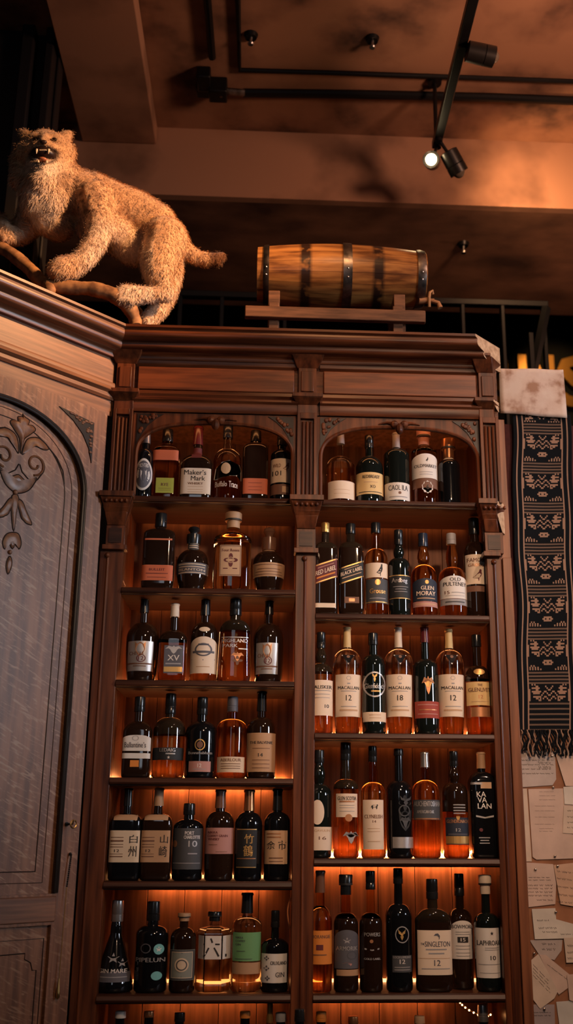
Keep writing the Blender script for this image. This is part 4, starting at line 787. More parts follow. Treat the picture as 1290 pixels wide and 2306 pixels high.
bl += chain([(212, 450, .06, 46), (226, 505, .03, 34), (212, 550, .02, 28), (190, 582, .01, 26), (165, 602, .0, 25)])
bl += chain([(165, 600, .0, 26), (140, 606, -.015, 28), (127, 611, -.02, 23)])
bl += [B(118, 615, -.03, 11), B(130, 620, -.035, 11), B(145, 620, -.03, 11), B(158, 618, -.02, 10)]
bl += chain([(75, 492, .13, 36), (50, 525, .13, 24), (26, 532, .12, 22), (10, 522, .11, 24), (2, 500, .11, 17)])
bl += [B(-4, 530, .09, 10), B(8, 536, .085, 10), B(20, 536, .09, 9)]
bl += chain([(372, 540, .10, 52), (358, 585, .07, 45), (356, 620, .05, 34), (370, 648, .05, 24), (374, 664, .04, 18)])
bl += chain([(374, 664, .04, 18), (345, 664, .03, 18), (310, 664, .01, 20), (285, 662, .0, 22), (274, 664, -.01, 18)])
bl += [B(262, 668, -.015, 9), B(272, 676, -.02, 10), B(286, 680, -.018, 10), B(299, 680, -.01, 9)]
bl += chain([(374, 560, .20, 45), (382, 625, .19, 30), (376, 668, .17, 22), (358, 698, .14, 21), (338, 718, .11, 20), (330, 726, .10, 17)])
bl += chain([(300, 560, .13, 40), (262, 530, .12, 44), (215, 515, .11, 44)])
bl += chain([(402, 545, .17, 24), (418, 566, .18, 19), (442, 580, .19, 17), (468, 586, .19, 17), (488, 585, .19, 16), (500, 578, .19, 11)])
# head: skull, cheeks, brow, upper muzzle, lower jaw
bl += [B(103, 338, .04, 44), B(66, 348, .03, 33), B(140, 346, .03, 32), B(82, 318, .0, 22, (1.25, 1, .8)), B(124, 318, .0, 22, (1.2, 1, .8)), B(103, 312, .02, 24, (1.5, 1, .8))]
bl += chain([(101, 308, -.01, 13), (100, 316, -.045, 12), (98, 322, -.062, 10)])
bl += [B(84, 327, -.05, 11), B(113, 327, -.05, 11), B(68, 334, -.025, 13), B(130, 335, -.025, 13), B(62, 350, .0, 15), B(136, 350, .0, 15)]
bl += chain([(70, 366, -.005, 13), (84, 377, -.028, 13), (98, 380, -.040, 14), (112, 376, -.028, 13), (127, 366, -.005, 13)]) + chain([(97, 390, -.02, 22), (93, 410, -.01, 28)])
bl += chain([(46, 360, .06, 22), (54, 400, .05, 28)]) + chain([(152, 352, .06, 14), (146, 388, .06, 22)])
for ex, ey, tx, ty in ((62, 310, 42, 292), (146, 310, 161, 296)):
    bl += chain([(ex, ey, .03, 16), ((ex+tx)/2, (ey+ty)/2+1, .03, 11), (tx, ty, .03, 3.5)], .3)
cat_loc = at(320, 736, .1); cat_loc[2] = ZT
cat = thing('stuffed_wildcat', 'tawny taxidermy wild cat snarling on a branch above the corner cabinets', 'stuffed animal', tuple(cat_loc))
cm = vox(bl, .0062, 6, 'body')
V = np.empty(len(cm.vertices)*3); cm.vertices.foreach_get('co', V); V = V.reshape(-1, 3)
def project(V):
    d = V-CAM; z = d @ cf; return PX+FP*(d @ cr)/z, PY-FP*(d @ cu)/z
N3 = np.empty(len(V)*3); cm.vertices.foreach_get('normal', N3); N3 = N3.reshape(-1, 3)
def vnoise(P, f, seed):              # cheap smooth value noise
    rg = np.random.default_rng(seed); tb = rg.random((16, 16, 16)); q = P*f; i = np.floor(q).astype(int); t = q-i; t = t*t*(3-2*t); r = 0
    for a in (0, 1):
        for b_ in (0, 1):
            for c in (0, 1):
                wgt = (t[:, 0] if a else 1-t[:, 0])*(t[:, 1] if b_ else 1-t[:, 1])*(t[:, 2] if c else 1-t[:, 2])
                r = r+wgt*tb[(i[:, 0]+a) % 16, (i[:, 1]+b_) % 16, (i[:, 2]+c) % 16]
    return r
def coat(V, Nn):                     # markings of the coat, by body region
    x, y = project(V); n1 = vnoise(V, 28, 1); n2 = vnoise(V, 75, 2); n3 = vnoise(V, 160, 3)
    tan_, cream, dark = np.array([.56, .33, .17]), np.array([.66, .50, .36]), np.array([.15, .065, .03])
    def sm(a, b_, t): k = np.clip((t-a)/(b_-a), 0, 1); return k*k*(3-2*k)
    bib = np.exp(-(((x-85)/62)**2+((y-470)/85)**2)*1.2)*1.3
    chin = np.exp(-(((x-98)/45)**2+((y-385)/34)**2)*1.2)*1.2
    belly = sm(0, 70, y-(430+.35*(x-150)))*sm(150, 220, x)*(x < 345)*.75
    leg = sm(600, 660, y)*.35
    pale = np.clip(np.maximum.reduce([bib, chin, belly, leg])+.35*(n1-.5), 0, 1)
    c = tan_[None]*(1-pale[:, None])+cream[None]*pale[:, None]
    sp = sm(.50, .66, n2)*(.16+.84*np.exp(-(((x-195)/45)**2+((y-440)/70)**2)))*(1-.75*bib.clip(0, 1))
    sp = np.maximum(sp, sm(.58, .72, n2)*.55*sm(500, 540, y)*(x > 160)*(x < 260))
    sp = np.maximum(sp, sm(.5, .7, n1)*.6*np.exp(-(((x-340)/22)**2+((y-500)/50)**2)))
    sp = np.maximum(sp, sm(466, 478, x)*sm(548, 566, y)*1.0)
    c = c*(1-sp[:, None])+dark[None]*sp[:, None]
    c *= (.78+.44*n3)[:, None]
    pads = (np.exp(-(((x-138)/20)**2+((y-622)/9)**2))+np.exp(-(((x-285)/22)**2+((y-681)/8)**2))).clip(0, 1)*.6
    eyes = (np.exp(-(((x-80)/9)**2+((y-309)/5)**2))+np.exp(-(((x-122)/8)**2+((y-315)/5)**2))+np.exp(-(((x-99)/5)**2+((y-322)/5)**2))).clip(0, 1)*.8
    stripe = np.exp(-((y-(303+.75*(x-72)))/4.5)**2)*(x > 70)*(x < 100)*.8
    lips = np.exp(-((np.sqrt(((x-98)/31)**2+((y-350)/18)**2)-1)/.16)**2)*.85
    k = np.maximum.reduce([pads, eyes, stripe, lips])[:, None]
    return np.clip(c*(1-k)+np.array([.03, .015, .01])*k, .004, .9)
def colour_attr(me, C):
    at_ = me.color_attributes.new('coat', 'FLOAT_COLOR', 'POINT'); at_.data.foreach_set('color', np.c_[C, np.ones(len(C))].astype(np.float32).ravel())
fur_m = principled('fur', (.5, .3, .15), .75, spec=.2); nt = fur_m.node_tree; ca = nt.nodes.new('ShaderNodeVertexColor'); ca.layer_name = 'coat'
nt.links.new(ca.outputs['Color'], nt.nodes['Principled BSDF'].inputs['Base Color'])
fur_m.node_tree.nodes['Principled BSDF'].inputs['Sheen Weight'].default_value = .25
colour_attr(cm, coat(V, N3))
cm.transform(Matrix.Translation(-Vector(cat_loc))); cm.materials.clear(); cm.materials.append(fur_m); cm.shade_smooth()
body = bpy.data.objects.new('body', cm); COL.objects.link(body); body.parent = cat
# coat hair: short curved strands rooted on the skin
P3 = np.empty(len(cm.polygons)*3); cm.polygons.foreach_get('center', P3); P3 = P3.reshape(-1, 3)+np.array(cat_loc)
PN = np.empty(len(cm.polygons)*3); cm.polygons.foreach_get('normal', PN); PN = PN.reshape(-1, 3)
AR = np.empty(len(cm.polygons)); cm.polygons.foreach_get('area', AR)
NS = 52000; idx = RNG.choice(len(P3), NS, p=AR/AR.sum())
root = P3[idx]+RNG.normal(0, .0028, (NS, 3)); nn = PN[idx]
px_, py_ = project(root)
flow = np.tile(np.array([.55, .0, -.55]), (NS, 1)); low = (py_ > 560)[:, None]; flow = np.where(low, np.array([.1, 0, -.8]), flow)
hd = ((px_ < 165) & (py_ < 470))[:, None]; flow = np.where(hd, np.c_[(px_-98)/90, np.full(NS, .15), -(py_-300)/130-.1], flow)
flow = flow+RNG.normal(0, .35, (NS, 3)); tn = flow-nn*np.sum(flow*nn, 1)[:, None]; tn /= np.linalg.norm(tn, axis=1)[:, None]+1e-6
ln_ = .009+.006*RNG.random(NS); ln_ *= np.where((px_ < 165) & (py_ > 385) & (py_ < 520), 1.7, 1)*np.where((px_ > 40) & (px_ < 160) & (py_ > 285) & (py_ < 385), .42, 1)
ln_ *= np.where((px_ > 20) & (px_ < 60) & (py_ > 320), 1.4, 1)
sd = np.cross(tn, nn); sd /= np.linalg.norm(sd, axis=1)[:, None]+1e-6; wd = .0011
m1 = root+tn*(ln_*.5)[:, None]+nn*(ln_*.24)[:, None]; tp = root+tn*(ln_)[:, None]+nn*(ln_*.30)[:, None]
HV = np.stack([root-sd*wd-nn*.001, root+sd*wd-nn*.001, m1+sd*wd*.7, m1-sd*wd*.7, tp], 1).reshape(-1, 3)
i0 = np.arange(NS)*5; loops = np.stack([i0, i0+1, i0+2, i0+3, i0+3, i0+2, i0+4], 1).ravel()
fm = bpy.data.meshes.new('fur'); fm.vertices.add(NS*5); fm.vertices.foreach_set('co', (HV-np.array(cat_loc)).astype(np.float32).ravel())
fm.loops.add(NS*7); fm.loops.foreach_set('vertex_index', loops.astype(np.int32)); fm.polygons.add(NS*2)
ls_ = np.stack([np.arange(NS)*7, np.arange(NS)*7+4], 1).ravel(); fm.polygons.foreach_set('loop_start', ls_.astype(np.int32)); fm.update(calc_edges=True); fm.validate()
cc_ = coat(root, nn)*(.85+.45*RNG.random(NS))[:, None]; colour_attr(fm, np.repeat(cc_, 5, axis=0)); fm.materials.append(fur_m); fm.shade_smooth()
fur = bpy.data.objects.new('fur', fm); COL.objects.link(fur); fur.parent = cat; fur['kind'] = 'stuff'
# mouth, teeth, nose, eyes
mouth = MB()
c0 = at(98, 350, -.030); q = mpp(c0); mouth.ball(tuple(c0), 1, 14, (29*q, .040, 16*q)); mo = mouth.build('mouth', principled('mouth_dark', (.015, .006, .005), .4), cat, smooth=80)
for x, y, dy, l in ((83, 337, -.066, 11), (110, 337, -.066, 11), (86, 366, -.064, -9), (105, 367, -.064, -8)):
    p = at(x, y, dy); b = MB().tube([p, p+np.array([0, -.002, -l*.45*q]), p+np.array([0, .0, -l*q])], [3.0*q, 2.2*q, .5*q], 8); b.build('tooth', principled('ivory', (.72, .58, .40), .35), mo)
b = MB()
for k in range(5): b.ball(tuple(at(90+3.3*k, 338, -.068)), 1.7*q, 6)
b.build('incisors', principled('ivory', (.72, .58, .40), .35), mo)
MB().ball(tuple(at(96, 360, -.060)), 1, 10, (11*q, .014, 5*q)).build('tongue', principled('tongue', (.38, .13, .06), .4), mo, smooth=80)
MB().ball(tuple(at(98, 320, -.076)), 1, 10, (8*q, .008, 5*q)).build('nose', principled('nose_dark', (.03, .014, .010), .4), cat, smooth=80)
for x, y, Y in ((80, 312, -.036), (122, 314, -.036)): MB().ball(tuple(at(x, y, Y)), 5.5*q, 10, (1.15, .8, .8)).build('eye', principled('eye_glass', (.02, .010, .005), .08), cat, smooth=80)

# branch under the cat
def smoothpath(pts, n=8):
    P = [np.array(p, float) for p in pts]; P = [2*P[0]-P[1]]+P+[2*P[-1]-P[-2]]; out = []
    for i in range(1, len(P)-2):
        for k in range(n):
            t = k/n; out.append(.5*((2*P[i])+(-P[i-1]+P[i+1])*t+(2*P[i-1]-5*P[i]+4*P[i+1]-P[i+2])*t*t+(-P[i-1]+3*P[i]-3*P[i+1]+P[i+2])*t**3))
    out.append(P[-2]); return out
bark = noisy('bark', (.16, .07, .028), (.46, .23, .09), (1, 1, 1), 26, 6, .7, .5)
brn = thing('tree_branch', 'bare curving brown branch the wild cat stands on', 'branch', tuple(np.array([-.62, .1, ZT])))
def br(pts, r, nm, p):
    P = smoothpath([at(x, y, Y) for x, y, Y in pts]); rr = [np.interp(i/(len(P)-1), np.linspace(0, 1, len(r)), r)*.00158*(1+.05*math.sin(i*.7)+.03*math.sin(i*2.3+1)) for i in range(len(P))]
    return MB().tube(P, rr, 12).build(nm, bark, p, smooth=70)
lim = br([(-70, 530, .12), (-20, 548, .11), (20, 568, .09), (60, 600, .06), (90, 630, .02), (112, 644, -.005), (165, 648, -.01), (215, 652, -.015), (262, 668, -.01), (290, 692, .02), (303, 718, .05), (306, 734, .05)], [13, 14, 15, 15, 14, 15, 15, 17, 17, 14, 13], 'limb', brn)
br([(104, 640, -.005), (112, 652, -.03), (108, 662, -.04)], [12, 13, 10], 'stub', brn)
MB().tube(smoothpath([at(262, 670, .0), at(300, 690, .12), at(330, 728, .11)]), .016, 10).build('side_limb', bark, brn, smooth=70)

# ------------------------------------------------------------------ barrel on its cradle
BYc = .16; bz = at(770, 625, BYc); bq = mpp(bz)
xa, xb = at(572, 625, BYc)[0]+.012, at(958, 625, BYc)[0]-.006; xm = at(779, 625, BYc)[0]; Rm, Re = .1185, .098
xm2 = (xa+xb)/2; zb = bz[2]
br_r = lambda x: Rm-(Rm-Re)*((x-xm2)/((xb-xa)/2))**2
brl = thing('wooden_barrel', 'small oak whisky barrel lying on its side on top of the cabinet', 'barrel', (xm2, BYc, zb-Rm))
stv = noisy('barrel_staves', (.13, .048, .014), (.44, .20, .055), (.8, 7, 7), 8, 7, .33, .25, c3=(.30, .125, .035))
nt = stv.node_tree; bs = nt.nodes['Principled BSDF']; src = bs.inputs['Base Color'].links[0].from_socket
tc = nt.nodes.new('ShaderNodeTexCoord'); sx = nt.nodes.new('ShaderNodeSeparateXYZ'); nt.links.new(tc.outputs['Object'], sx.inputs[0])
tot = None
for x0 in (at(686, 625, BYc)[0]-xm2, at(846, 625, BYc)[0]-xm2):   # weathered stains left by two lost hoops
    a = nt.nodes.new('ShaderNodeMath'); a.operation = 'SUBTRACT'; a.inputs[1].default_value = x0; nt.links.new(sx.outputs[0], a.inputs[0])
    b_ = nt.nodes.new('ShaderNodeMath'); b_.operation = 'ABSOLUTE'; nt.links.new(a.outputs[0], b_.inputs[0])
    c_ = nt.nodes.new('ShaderNodeMapRange'); c_.inputs[1].default_value = .013; c_.inputs[2].default_value = .026; c_.inputs[3].default_value = 1; c_.inputs[4].default_value = 0; nt.links.new(b_.outputs[0], c_.inputs[0])
    if tot is None: tot = c_.outputs[0]
    else: d_ = nt.nodes.new('ShaderNodeMath'); d_.operation = 'ADD'; nt.links.new(tot, d_.inputs[0]); nt.links.new(c_.outputs[0], d_.inputs[1]); tot = d_.outputs[0]
nz = nt.nodes.new('ShaderNodeTexNoise'); nz.inputs['Scale'].default_value = 26; nt.links.new(tc.outputs['Object'], nz.inputs['Vector'])
mr = nt.nodes.new('ShaderNodeMapRange'); mr.inputs[1].default_value = .30; mr.inputs[2].default_value = .48; nt.links.new(nz.outputs['Fac'], mr.inputs[0])
ml = nt.nodes.new('ShaderNodeMath'); ml.operation = 'MULTIPLY'; nt.links.new(tot, ml.inputs[0]); nt.links.new(mr.outputs[0], ml.inputs[1])
mx = nt.nodes.new('ShaderNodeMix'); mx.data_type = 'RGBA'; mx.inputs[7].default_value = (.028, .013, .008, 1); nt.links.new(ml.outputs[0], mx.inputs[0]); nt.links.new(src, mx.inputs[6]); nt.links.new(mx.outputs[2], bs.inputs['Base Color'])
b = MB(); NSv = 18
for k in range(NSv):
    a0, a1 = 2*math.pi*(k+.012)/NSv, 2*math.pi*(k+.988)/NSv; vs = []; n = 17; m = 5
    for i in range(n):
        x = xa+(xb-xa)*i/(n-1); r = br_r(x)
        for j in range(m): t = a0+(a1-a0)*j/(m-1); vs.append((x, BYc+r*math.cos(t), zb+r*math.sin(t)))
    nn_ = len(vs); vs += [(x, BYc+(y-BYc)*.86, zb+(z-zb)*.86) for x, y, z in vs]
    fs = [(i*m+j, i*m+j+1, (i+1)*m+j+1, (i+1)*m+j) for i in range(n-1) for j in range(m-1)]
    fs += [tuple(nn_+q for q in f[::-1]) for f in fs]
    for i in range(n-1):
        for j in (0, m-1): fs.append((i*m+j, (i+1)*m+j, nn_+(i+1)*m+j, nn_+i*m+j) if j == 0 else ((i+1)*m+j, i*m+j, nn_+i*m+j, nn_+(i+1)*m+j))
    for j in range(m-1):
        for i in (0, n-1): fs.append((i*m+j, nn_+i*m+j, nn_+i*m+j+1, i*m+j+1))
    b.add(vs, fs)
b.build('staves', stv, brl, smooth=40)
for xx in (xa+.018, xb-.018): MB().lathe([(xx-.006, Re*.86), (xx+.006, Re*.86)], 36, c=(0, BYc, zb), ax='x').build('barrel_head', noisy('barrel_head', (.10, .04, .015), (.22, .09, .035), (4, .8, 4), 8, 5, .5), brl)
def hoop(x0, x1, mt):
    r0, r1 = br_r(x0)+.0005, br_r(x1)+.0005; h = MB().lathe([(x0, r0), (x0, r0+.0035), ((x0+x1)/2, max(r0, r1)+.0042), (x1, r1+.0035), (x1, r1)], 48, c=(0, BYc, zb), ax='x').build('hoop', mt, brl, smooth=40)
    rv = MB()
    for t in (-1.75, -2.0): rv.ball(((x0+x1)/2, BYc+(br_r((x0+x1)/2)+.004)*math.cos(t-.9), zb+(br_r((x0+x1)/2)+.004)*math.sin(t-.9)+.0), .004, 8)
    rv.build('rivet', silver, h)
hoop(xm-.017, xm+.015, iron); hoop(at(938, 625, BYc)[0]-.008, xb-.004, iron); hoop(xa+.022, xa+.042, noisy('iron_dark', (.02, .018, .016), (.08, .06, .05), (1, 1, 1), 24, 5, .45, .1, metal=.8))
tp_ = at(968, 675, BYc-.03); sq = mpp(tp_)
tap = MB(); tap.lathe([(xb-.025, .013), (xb+.004, .012), (xb+.008, .008), (xb+.030, .008)], 14, c=(0, BYc-.03, tp_[2]-.004), ax='x')
tap.tube([(xb+.018, BYc-.03, tp_[2]-.004), (xb+.045, BYc-.03, tp_[2]-.012), (xb+.052, BYc-.03, tp_[2]-.032)], [.008, .008, .010], 10)
tap.build('spigot', noisy('tap_wood', (.26, .12, .05), (.44, .22, .10), (2, 2, 2), 12, 4, .55), brl)
MB().tube([(xb+.012, BYc-.032, tp_[2]-.03), (xb+.010, BYc-.045, tp_[2]+.0), (xb+.014, BYc-.04, tp_[2]+.024), (xb+.024, BYc-.035, tp_[2]+.034), (xb+.026, BYc-.03, tp_[2]+.022)], .005, 8).build('twine', principled('twine', (.45, .26, .13), .9), brl)
cwood = noisy('cradle_wood', (.07, .026, .011), (.19, .080, .036), (1.2, 9, 9), 7, 6, .6, .3)
crd = thing('barrel_cradle', 'rough wooden cradle with plank rails carrying the barrel', 'cradle', (xm2, BYc, ZT))
for Y, nm in ((.035, 0), (.285, 1)):
    a, b_, c, d = at(552, 690, Y), at(957, 703, Y), at(957, 731, Y), at(553, 713, Y); z0, z1 = (d[2]+c[2])/2, (a[2]+b_[2])/2
    mb = MB(); n = 14
    for i in range(n+1): pass
    mb.box(a[0], b_[0], Y-.012, Y+.012, z0, z1); mb.build('rail', cwood, crd, bevel=.003)
    for px0 in (616, 897):
        x = at(px0, 720, Y)[0]; mb = MB().box(x-.017, x+.017, Y+.012 if Y < .1 else Y-.040, Y+.040 if Y < .1 else Y-.012, ZT, z1+.026); mb.build('post', cwood, crd, bevel=.002)
for px0 in (616, 897):
    x = at(px0, 720, .1)[0]; MB().box(x-.02, x+.02, .06, .26, ZT+.006, zb-Rm-.0005+.003).build('cross_bar', cwood, crd, bevel=.002)

# ------------------------------------------------------------------ ceiling fittings
def X(px_, py_): return atz(px_, py_, ZC)
def pipe(name, label, pts, r, z=ZC, cat_='pipe'):
    P = [(*X(*p)[:2], z-r-.002) for p in pts]; o = MB().tube(P, r, 10).build(name, black_metal, loc=P[0]); return tag(o, label, cat_)
pipe('conduit_pipe', 'thin dark conduit bent in a corner across the upper ceiling', [(533, -60), (536, 0), (540, 152), (800, 160), (1100, 171), (1400, 182)], .011, cat_='pipe')
pipe('service_pipe', 'thicker dark pipe along the ceiling just before the cross beam', [(548, 200), (800, 203), (1100, 210), (1400, 222)], .020)
pipe('drop_pipe', 'short dark pipe ending above the cluster of ceiling fittings', [(460, -80), (468, 0), (478, 122)], .016)
jb = thing('junction_boxes', 'cluster of black junction boxes and valves on the ceiling', 'ceiling fitting', tuple(X(490, 185)[:2])+(ZC-.08,))
b = MB()
for px_p, py_p, sx, sy, sz in ((460, 165, .03, .05, .06), (492, 185, .04, .04, .08), (458, 192, .03, .04, .04)):
    p = X(px_p, py_p); b.box(p[0]-sx, p[0]+sx, p[1]-sy, p[1]+sy, ZC-sz, ZC-.001)
b.build('box', black_metal, jb, bevel=.006)
p = X(525, 195); MB().tube([(p[0]-.06, p[1]-.02, ZC-.04), (p[0]+.05, p[1]+.0, ZC-.03)], .016, 10).ball((p[0]-.05, p[1]-.03, ZC-.055), .026, 10).build('valve', iron, jb)
for px_p, py_p, lb in ((565, 78, 'small ceiling sprinkler left of the track light'), (838, 86, 'small ceiling sprinkler nearest the track light')):
    p = X(px_p, py_p); t = thing('sprinkler', lb, 'sprinkler', (p[0], p[1], ZC-.001), 0, 'ceiling sprinklers')
    MB().lathe([(-.016, .024), (0, .03)], 16).build('flange', black_metal, t, world=False); MB().lathe([(-.05, .010), (-.045, .014), (-.036, .006), (-.015, .008)], 12).build('nozzle', silver, t, world=False)
p = atz(1043, 548, ZS); t = thing('sprinkler', 'small sprinkler under the soffit behind the barrel', 'sprinkler', (p[0], p[1], ZS-.001), 0, 'ceiling sprinklers')
MB().lathe([(-.016, .024), (0, .03)], 16).build('flange', black_metal, t, world=False); MB().lathe([(-.055, .012), (-.045, .014), (-.036, .006), (-.015, .008)], 12).build('nozzle', silver, t, world=False)
# lighting track with its heads
ZK = 4.471; rx = .694
trk = thing('lighting_track', 'long black lighting track hung below the ceiling', 'lighting track', (rx, .2, ZK))
MB().box(rx-.019, rx+.019, -1.6, .63, ZK, ZK+.036).build('rail', black_metal, trk, bevel=.003)
p = X(978, 180); MB().tube([(p[0], p[1], ZK+.036), (p[0], p[1], ZC-.002)], .009, 8).lathe([(ZC-.022, .03), (ZC-.001, .034)], 16, c=(p[0], p[1], 0)).build('suspension_rod', black_metal, trk)
p = atz(978, 180, ZC); MB().tube([(rx, -1.1, ZK+.036), (rx, -1.1, ZC-.002)], .009, 8).build('suspension_rod', black_metal, trk)
def head(pos, aim, label, r, L, lit=0, stem_y=None):
    pos = np.array(pos); d = np.array(aim, float); d /= np.linalg.norm(d)
    t = thing('spotlight', label, 'spotlight', tuple(pos), 0, 'track spotlights')
    h = MB().tube([pos-d*L/2-d*.004, pos-d*L/2, pos+d*L*.1, pos+d*L*.12, pos+d*L*.14, pos+d*L/2, pos+d*L/2-d*.012], [r*.7, r*.96, r, r*.93, r, r, r*.82], 24).build('housing', principled('spot_housing', (.018, .017, .017), .35, .5), t)
    lm = principled('lamp_glow' if lit else 'lamp_glass', (.1, .08, .06), .1, emit=(1, .72, .38) if lit else None, es=lit)
    MB().ball(tuple(pos+d*(L/2-.006)), r*.66, 12, (1, 1, 1)).build('bulb', lm, t)
    tx = np.array([rx, pos[1] if stem_y is None else stem_y, ZK-.002])
    MB().tube([pos, pos+(tx-pos)*.5+np.array([0, 0, .0]), tx], .007, 8).lathe([(ZK-.016, .016), (ZK-.001, .016)], 12, c=(rx, tx[1], 0)).build('stem', black_metal, t)
p1 = atz(1082, 122, ZK-.03); head(p1, (1, .12, -.12), 'black spotlight head clipped to the track near the photo top edge', .040, .105)
p2 = at(1022, 366, .58); head(p2, (.42, .30, -.62), 'unlit grey-black spotlight head at the end of the track', .041, .10, 0, .56)
p3 = at(972, 362, .60); head(p3, (-.22, -.85, -.42), 'glowing spotlight head pointing at the viewer beside the dark one', .036, .075, 60, .60)

# ------------------------------------------------------------------ steel framed screen and gilt sign behind
YF = 1.25
scr = thing('steel_screen', 'dark steel framed screen behind the cabinet with slim uprights', 'screen', (.4, YF, 0))
zt_ = at(1222, 694, YF)[2]
for px_p in (402, 497, 640, 905, 1043, 1133, 1226):
    x = at(px_p, 760, YF)[0]; MB().box(x-.009, x+.009, YF-.02, YF+.02, 0, zt_).build('upright', steel_frame, scr, bevel=.003)
x0, x1 = at(300, 690, YF)[0], at(1226, 690, YF)[0]
MB().box(x0, x1+.014, YF-.02, YF+.02, zt_, zt_+.03).build('top_rail', steel_frame, scr, bevel=.003)
pa, pb, pc, pd = at(1226, 700, YF-.0)[[0, 2]], at(1160, 850, YF)[[0, 2]], at(1190, 760, YF)[[0, 2]], at(1196, 850, YF)[[0, 2]]
MB().tube([(pa[0], YF-.035, pa[1]), (pb[0], YF-.035, pb[1]-.3)], .022, 4).build('brace', steel_frame, scr)
MB().box(pc[0]-.012, pd[0]+.008, YF-.055, YF-.03, 2.8, pc[1]).build('half_upright', steel_frame, scr, bevel=.002)
MB().box(x0, x1, YF-.005, YF+.005, 0, 3.2).build('lower_sheet', steel_frame, scr)
YG = 3.56
gl_m = principled('gilt_letter', (.60, .30, .07), .35, .6)
sg = thing('gilt_sign', 'large gilt letters on the dark back wall, partly hidden by parchment', 'sign', tuple(at(1210, 860, YG)))
def letter(s, xl, xr, yt, yb):
    V, F = text_poly(s, .03); a, c = at(xl, yt, YG)[0], at(xr, yt, YG)[0]; zt1, zb1 = at(xl, yt, YG)[2], at(xl, yb, YG)[2]
    b = MB(); n = len(V); Q = [(a+(c-a)*u, zb1+(zt1-zb1)*v) for u, v in V]
    b.add([(x, YG, z) for x, z in Q]+[(x, YG+.038, z) for x, z in Q], [tuple(f) for f in F]+[tuple(n+i for i in f[::-1]) for f in F])
    ed = {}
    for f in F:
        for i in range(len(f)): ed[(f[i], f[(i+1) % len(f)])] = 1
    b.add([], []); base = 0
    for (i, j) in ed:
        if (j, i) not in ed: b.f.append((i, n+i, n+j, j)); b.m.append(0)
    b.build('letter', gl_m, sg, smooth=0)
letter('S', 1088, 1146, 800, 916); letter('I', 1166, 1184, 798, 914); letter('N', 1194, 1246, 798, 914); letter('S', 1252, 1330, 800, 916)
spot('sign_spot', (2.0, 2.6, 5.2), tuple(at(1250, 860, YG)), 12, (1, .55, .2), 40, .8, .03)  # assumed unseen lamp for the gilt letters, without a fixture

# ------------------------------------------------------------------ parchment and woven runner on the burgundy partition
YT = .098
par_m = noisy('parchment', (.36, .19, .12), (.68, .53, .44), (1, 1, 1), 14, 7, .75, .2, .36, .60, c3=(.62, .45, .36))
q = [at(1123, 830, .07), at(1268, 833, .07), at(1276, 942, .088), at(1127, 930, .088)]
b = MB(); n = 14
def bil(u, v):
    p = (q[0]*(1-u)+q[1]*u)*(1-v)+(q[3]*(1-u)+q[2]*u)*v; return p+np.array([0, -.006*math.sin(3.1*u)*math.sin(3.1*v)+.003*math.sin(9*u+2*v), 0])
for j in range(n):
    for i in range(n): b.v.append(tuple(bil(i/(n-1), j/(n-1))))
f = [(j*n+i, j*n+i+1, (j+1)*n+i+1, (j+1)*n+i) for j in range(n-1) for i in range(n-1)]
for fc in f: b.f.append(fc); b.m.append(0)
o = b.build('parchment_sheet', par_m, loc=tuple(bil(.5, 1)), smooth=70); md = o.modifiers.new('thick', 'SOLIDIFY'); md.thickness = .003
tag(o, 'stiff stained parchment sheet above the woven runner at the partition top', 'parchment')
MO = ["..........#.#..#", "..#.....##.....#", ".#.....######..#", "#.......##....##", "..##..#######.##", ".#..#..#####..##", "#....#........##", "..##..######..##", ".#..#.#.##....##", "#.....##......#.",
      "................", "................", "###.............", "#.##............", "###.............", "..........#.#..#", ".......#.#.#.#.#", ".....#.#.#.#.#.#", "................"]+["=" * 16, "." * 16] * 4
rt, rb = at(1150, 935, YT), at(1284, 935, YT); lt, rb2 = at(1171, 1646, YT), at(1306, 1646, YT)
NX, PER = 46, 26; NR = 196
runner = thing('woven_runner', 'black and tan patterned woven runner hanging on the burgundy partition', 'textile', tuple((lt+rb2)/2))
tb_ = principled('textile_black', (.007, .008, .010), .95, spec=.08); tt = principled('textile_tan', (.30, .18, .125), .95, spec=.1); tg = principled('textile_grey', (.13, .085, .062), .95, spec=.1)
b = MB()
for j in range(NR+1):
    v = j/NR
    for i in range(NX+1):
        u = i/NX; p = (rt*(1-u)+rb*u)*(1-v)+(lt*(1-u)+rb2*u)*v
        wv = .004*math.sin(v*11+1)*(1-u)+.002*math.sin(v*23)
        b.v.append((p[0]+wv, YT-.003-.003*math.sin(u*6.3+v*4), p[2]))
for j in range(NR):
    row = MO[(j+13) % PER] if j > 3 else MO[j % 3]
    if j > 178: row = "=" * 16 if j % 3 == 0 else "." * 16
    for i in range(NX):
        m = 0
        if i in (3,) or i == NX-4: m = 1
        elif i in (7,) or i == NX-8: m = 1
        elif 8 <= i < NX-8:
            k = int(abs(i+.5-NX/2)); k = min(15, k)
            m = {'#': 1, '=': 2, '.': 0}[row[k]]
        b.f.append((j*(NX+1)+i, (j+1)*(NX+1)+i, (j+1)*(NX+1)+i+1, j*(NX+1)+i+1)); b.m.append(m)
o = b.build('cloth', [tb_, tt, tg], runner, smooth=70); md = o.modifiers.new('thick', 'SOLIDIFY'); md.thickness = .0025
rr = random.Random(3)
